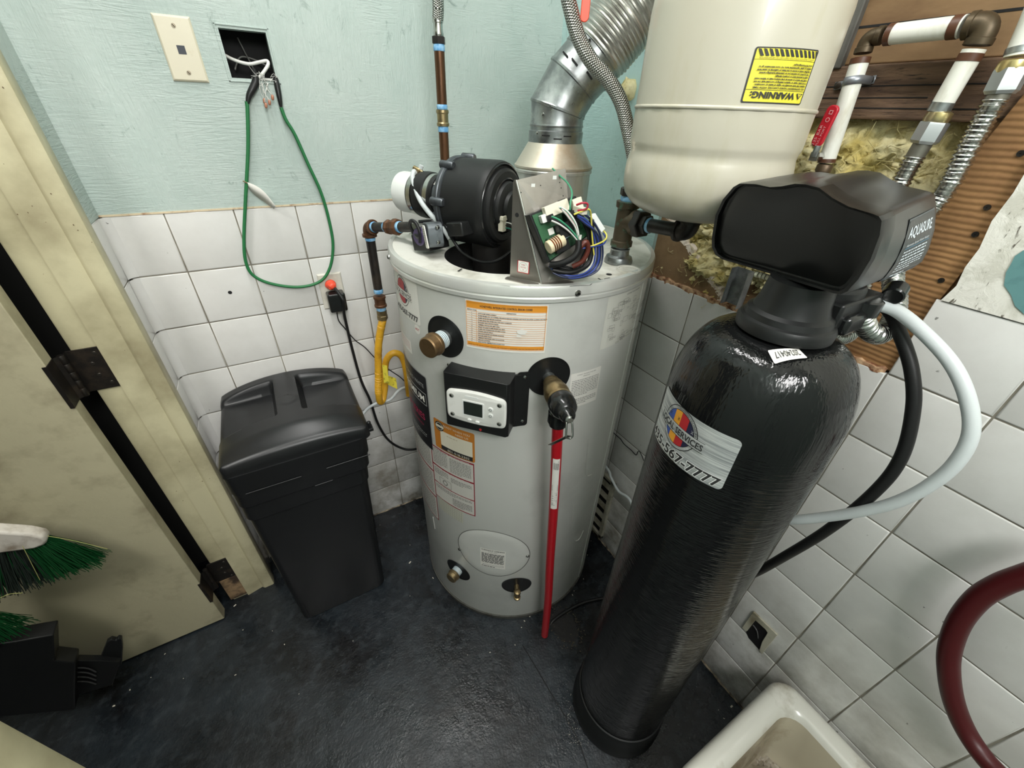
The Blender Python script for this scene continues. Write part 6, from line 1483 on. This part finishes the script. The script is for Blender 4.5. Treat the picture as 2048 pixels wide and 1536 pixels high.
lv_ = thing('wall_grille', 'cream louvred wall grille on the right tiles at floor level behind the heater', 'grille', (-.003,-.50,.05))
m = M(); 
for a in ((-.630,-.612,.030,.385),(-.42,-.40,.030,.385),(-.63,-.40,.372,.385),(-.63,-.40,.030,.045)): m.bx((-.014,a[0],a[2]),(0,a[1],a[3]))
m.build('grille_frame', DIRT, lv_, smooth=0, bevel=.001)
M().bx((-.003,-.612,.045),(-.001,-.42,.372)).build('grille_back', DEEP, lv_, smooth=0)
for z in (.085,.145,.205,.265,.325): M().prism([(-.012,z),(-.010,z-.002),(-.002,z+.022),(-.004,z+.024)], -.612, -.42, frame((0,0,0),(1,0,0),(0,0,1)) @ Matrix.Scale(-1,4,(0,0,1))).build('grille_slat', DIRT, lv_, smooth=0)

# ------------------------------------------------------------------ mop sink
sk = thing('mop_sink', 'white enamelled floor sink with stained rim in the lower right corner', 'sink', (-.235,-1.70,0))
CX, CY, KW, KH = -.2325, -1.70, .445, .694
def kr(ins, z, r): return ringz(CX,CY,KW-2*ins,KH-2*ins,max(r,.01),z)
rs = [kr(.012,.0,.04),kr(.006,.10,.045),kr(.0,.285,.05),kr(.001,.300,.05),kr(.006,.312,.048),kr(.014,.318,.044),kr(.024,.319,.04),kr(.044,.316,.04),kr(.054,.310,.045),kr(.060,.298,.05),kr(.066,.270,.055),kr(.080,.18,.06),kr(.092,.11,.06),kr(.108,.088,.06),kr(.14,.080,.05)]
stack(rs[:10], capt=False).build('sink_body', ENAM, sk, smooth=50)
stack(rs[9:], capb=False).build('stained_basin', mat('stained_enamel',(186,177,156),.25,dirt=(120,104,78),dscale=6,dlo=.5,dhi=.75,coat=.3), sk, smooth=50)
CL = mat('clear_film',(216,206,190),.12); CL.node_tree.nodes['Principled BSDF'].inputs['Transmission Weight'].default_value = .45
pf = M(); G_ = 40; vs = []; fc_ = onp(1500,1530,2,.12)
for j in range(G_+1):
    for i in range(G_+1):
        x, y = -.13+.26*i/G_, -.14+.28*j/G_; e = min(1,4*min(i/G_,1-i/G_,j/G_,1-j/G_)+.1)
        q_ = Vector((x*24,y*24,3.3)); hgt = (.5*abs(noise.noise(q_))+.35*abs(noise.noise(q_*2.3))+.2*abs(noise.noise(q_*5)))*.09*e
        vs.append((CX+.02+x*.8, -1.505+y*.55, .125+hgt*1.7))
pf.add(vs, [(j*(G_+1)+i,j*(G_+1)+i+1,(j+1)*(G_+1)+i+1,(j+1)*(G_+1)+i) for j in range(G_) for i in range(G_)])
tag(pf.build('crumpled_plastic_film', CL, smooth=20), 'crumpled clear plastic film lying in the bottom of the floor sink', 'plastic film')
rh = thing('dark_red_hose', 'thick dark red rubber hose hanging in a curve against the right tiles', 'hose', onp(1900,1300,0,-.05))
M().tube([onp(2150,1120,0,-.06), onp(2048,1152,0,-.06), onp(2000,1170,0,-.06), onp(1955,1198,0,-.06), onp(1918,1245,0,-.06), onp(1899,1300,0,-.06), onp(1898,1350,0,-.06), onp(1908,1405,0,-.06), onp(1932,1462,0,-.06), onp(1972,1520,0,-.07), onp(2040,1590,0,-.09)], .0165, n=20, sub=8).build('hose_run', REDH, rh, smooth=60)

# ------------------------------------------------------------------ brooms and dustpan beyond the doorway
GB = mat('green_bristle',(15,66,32),.45,spec=.3); GD = mat('dark_bristle',(24,34,28),.6)
def broom(name, label, head, tips_top, tips_bot, y0, seed, nb=420):
    b = thing(name, label, 'broom', onp(head[0][0],head[0][1],1,y0), 'green bristled brooms')
    hp_ = [onp(u,v,1,y0) for u,v in head]
    m = M().prism([(p.x,p.z) for p in hp_], -.016, .016, Matrix(((1,0,0,0),(0,0,1,y0),(0,1,0,0),(0,0,0,1))))
    m.build('broom_cap', mat('worn_white_plastic',(214,208,198),.45,dirt=(150,138,122),dscale=20), b, smooth=30, bevel=.006, seg=3)
    rr_ = random.Random(seed); m = M(); md = M()
    ra, rb = [onp(*q,1,y0) for q in (tips_top[0],tips_top[1])]; ta, tb = [onp(*q,1,y0) for q in (tips_bot[0],tips_bot[1])]
    for i in range(nb):
        t = rr_.random(); a = ra.lerp(rb,t)+Vector((0,rr_.uniform(-.010,.010),0)); e = ta.lerp(tb,t)+Vector((rr_.gauss(0,.006),rr_.uniform(-.032,.020),rr_.gauss(0,.006)))
        mid = a.lerp(e,.5)+Vector((rr_.gauss(0,.003),rr_.gauss(0,.004),.006)); (m if t > .62 or rr_.random() < .12 else md).tube([a,mid,e], .0008, n=3, sub=2, cap=False, uv=False)
    for mm, nm, mt in ((m,'green_bristles',GB),(md,'dark_bristles',GD)):
        if mm.v: o = mm.build(nm, mt, b, smooth=80); o['kind'] = 'stuff'
    return b
broom('push_broom', 'upper green broom with a worn white cap leaning at the left edge', [(-70,1050),(0,1054),(60,1058),(90,1064),(98,1072),(95,1080),(75,1088),(30,1094),(-70,1106)], ((-60,1095),(95,1075)), ((-70,1205),(212,1112)), -.300, 2, 900)
broom('push_broom', 'lower green broom, only its bristle tips showing at the left edge above the dustpan', [(-90,1216),(-60,1216),(-40,1222),(-38,1236),(-60,1242),(-90,1242)], ((-80,1240),(-40,1226)), ((-80,1300),(68,1242)), -.330, 5, 360)
st_ = M()
for pts in (((45,1092),(62,1125),(80,1160)),((0,1196),(20,1188),(45,1186)),((95,1072),(150,1082),(215,1098))):
    st_.tube([onp(u,v,1,-.335) for u,v in pts], .0006, n=4)
tag(st_.build('straw_strands', mat('pale_straw',(190,190,120),.5)), 'a few pale loose strands caught on the brooms', 'straw', kind='stuff')
du = thing('black_dustpan', 'black upright dustpan standing under the brooms in the doorway corner', 'dustpan', (-1.86,-.30,0))
Fxz = lambda y: Matrix(((1,0,0,0),(0,0,1,y),(0,1,0,0),(0,0,0,1)))
def dpoly(px, y0, y1, name, mt=BLK, **k):
    P = [onp(u,v,1,y0) for u,v in px]; return M().prism([(p.x,max(p.z,.003)) for p in P], -.0, y1-y0, Fxz(y0)).build(name, mt, du, smooth=20, **k)
dpoly([(-60,1296),(30,1284),(107,1270),(109,1322),(150,1326),(150,1420),(-60,1440)], -.345, -.30, 'pan_back', bevel=.003)
dpoly([(196,1328),(213,1286),(222,1280),(232,1282),(236,1278),(243,1279),(245,1296),(243,1330),(200,1345)], -.300, -.285, 'pan_hook', bevel=.002)
dpoly([(108,1322),(200,1322),(240,1325),(225,1370),(150,1392),(108,1390)], -.315, -.295, 'pan_side', bevel=.002)
for k in range(4): M().tube([onp(120,1337+k*9,1,-.318), onp(170,1336+k*9,1,-.318), onp(192,1344+k*8,1,-.318)], .0022, n=8).build('moulded_rib', mat('rib_grey_black',(66,66,66),.35), du, smooth=60)

# ------------------------------------------------------------------ floor: drain hole, hose, debris
fh = thing('floor_drain_hole', 'rough broken hole in the floor below the red pipe', 'drain hole', onp(1128,1250,2,0))
rr_ = random.Random(11); c = onp(1128,1252,2,0); m = M(); rim = []; n = 40
vs = [c+Vector((0,0,.0012))]
for k in range(n):
    a = 2*PI*k/n; r = .050+.010*noise.noise(Vector((math.cos(a)*2,math.sin(a)*2,1))); vs.append(c+Vector((r*math.cos(a)*.9,r*math.sin(a)*1.25,.0014)))
m.add(vs, [(0,1+k,1+(k+1)%n) for k in range(n)]); m.build('dark_opening', mat('shaded_hole',(17,16,15),.6,dirt=(34,30,25),dscale=60,bump=.6), fh, smooth=0)  # flat patch; the shade inside the hole is put into its colour
cr = M()
for _ in range(130):
    a = rr_.uniform(0,2*PI); r = rr_.gauss(.058,.008); p = c+Vector((r*math.cos(a)*.9,r*math.sin(a)*1.25,.002)); s = rr_.uniform(.0012,.0036)
    cr.lathe([(s,0),(s*.8,s*.7),(0,s)], p, (rr_.gauss(0,.3),rr_.gauss(0,.3),1), n=5)
cr.build('crumbled_edge', mat('crumb_grey',(74,68,58),.9,dirt=(40,36,30),dscale=80), fh, smooth=0, kind='stuff')
fl = thing('black_floor_hose', 'thin black hose arching over the floor into the broken drain hole', 'hose', onp(1160,1212,2,0))
M().tube([onp(1100,1250,2,-.004),onp(1108,1240,2,.004),onp(1130,1224,2,.008),onp(1165,1206,2,.008),onp(1210,1196,2,.008),onp(1250,1196,2,.008)], .0058, n=12).build('hose_run', BLKR, fl, smooth=60)
sp2 = M(); rr_ = random.Random(21)
dots = [(820,1125,5),(1049,1242,3),(330,1308,2),(358,1272,3),(365,1262,2),(486,1260,2),(569,1289,3),(545,1262,1.5),(706,1282,2),(471,1350,2.5),(302,1355,1.5),(367,1357,1.5),(260,1380,3),(228,1412,4),(470,1211,4),(598,1388,1),(1145,1190,3),(1167,1158,2),(1148,1182,2),(1175,1110,2),(1182,1082,2),(1200,1072,1.5),(1215,1090,1.5),(866,1156,3),(820,1192,1.5),(1043,1255,2.5),(980,1305,2),(935,1310,1.5),(1030,1290,2),(1463,1413,5),(1437,1420,2),(1448,1437,2),(760,1050,1.5),(820,1090,1.5),(1060,1232,4)]
for u,v,s in dots:
    p = onp(u,v,2,.0008); L = s*.0011; a = rr_.uniform(0,PI); sp2.box(p+Vector((0,0,.0006)), (L*rr_.uniform(1,2.4),L*.8,.0012), rot=Matrix.Rotation(a,3,'Z'))
for _ in range(120):
    u = rr_.uniform(1135,1200); v = rr_.uniform(1380,1490); p = onp(u,v,2,.0008)
    if math.hypot(p.x-SX,p.y-SY) < .146: continue
    sp2.box(p+Vector((0,0,.0005)), (.0012,.0010,.0010))
tag(sp2.build('floor_crumbs', mat('pale_crumbs',(206,200,184),.8), smooth=0), 'small pale crumbs and chips scattered over the dark floor', 'debris', kind='stuff')
# caulk line where tiles meet the floor
rr_ = random.Random(31); m = M()
def cline(a, b, nrm):
    L = (b-a).length; n = int(L/.012); t = (b-a).normalized(); vs = []; 
    for i in range(n+1):
        p = a+t*(L*i/n); w_ = rr_.uniform(.002,.006); vs += [p+nrm*.0005+Vector((0,0,rr_.uniform(.004,.008))), p+nrm*w_+Vector((0,0,.0008))]
    m.add(vs, [(2*i,2*i+1,2*i+3,2*i+2) for i in range(n)])
cline(Vector((XL,0,0)), Vector((0,0,0)), Vector((0,-1,0))); cline(Vector((0,0,0)), Vector((0,-1.36,0)), Vector((-1,0,0)))
o = m.build('baseboard_caulk', mat('dirty_caulk',(176,162,138),.8,dirt=(60,50,40),dscale=26,dlo=.4,dhi=.6), smooth=0); o['kind'] = 'structure'
crk = M(); P = [onp(u,v,2,.0008) for u,v in ((1045,1290),(1075,1340),(1110,1400),(1135,1440),(1160,1490),(1175,1536))]
P = spline(P,4); vs = []
for i, p in enumerate(P): vs += [p+Vector((.0016,0,0)), p-Vector((.0016,0,0))]
crk.add(vs, [(2*i,2*i+2,2*i+3,2*i+1) for i in range(len(P)-1)]); crk.build('floor_crack', DEEP, floor, smooth=0)
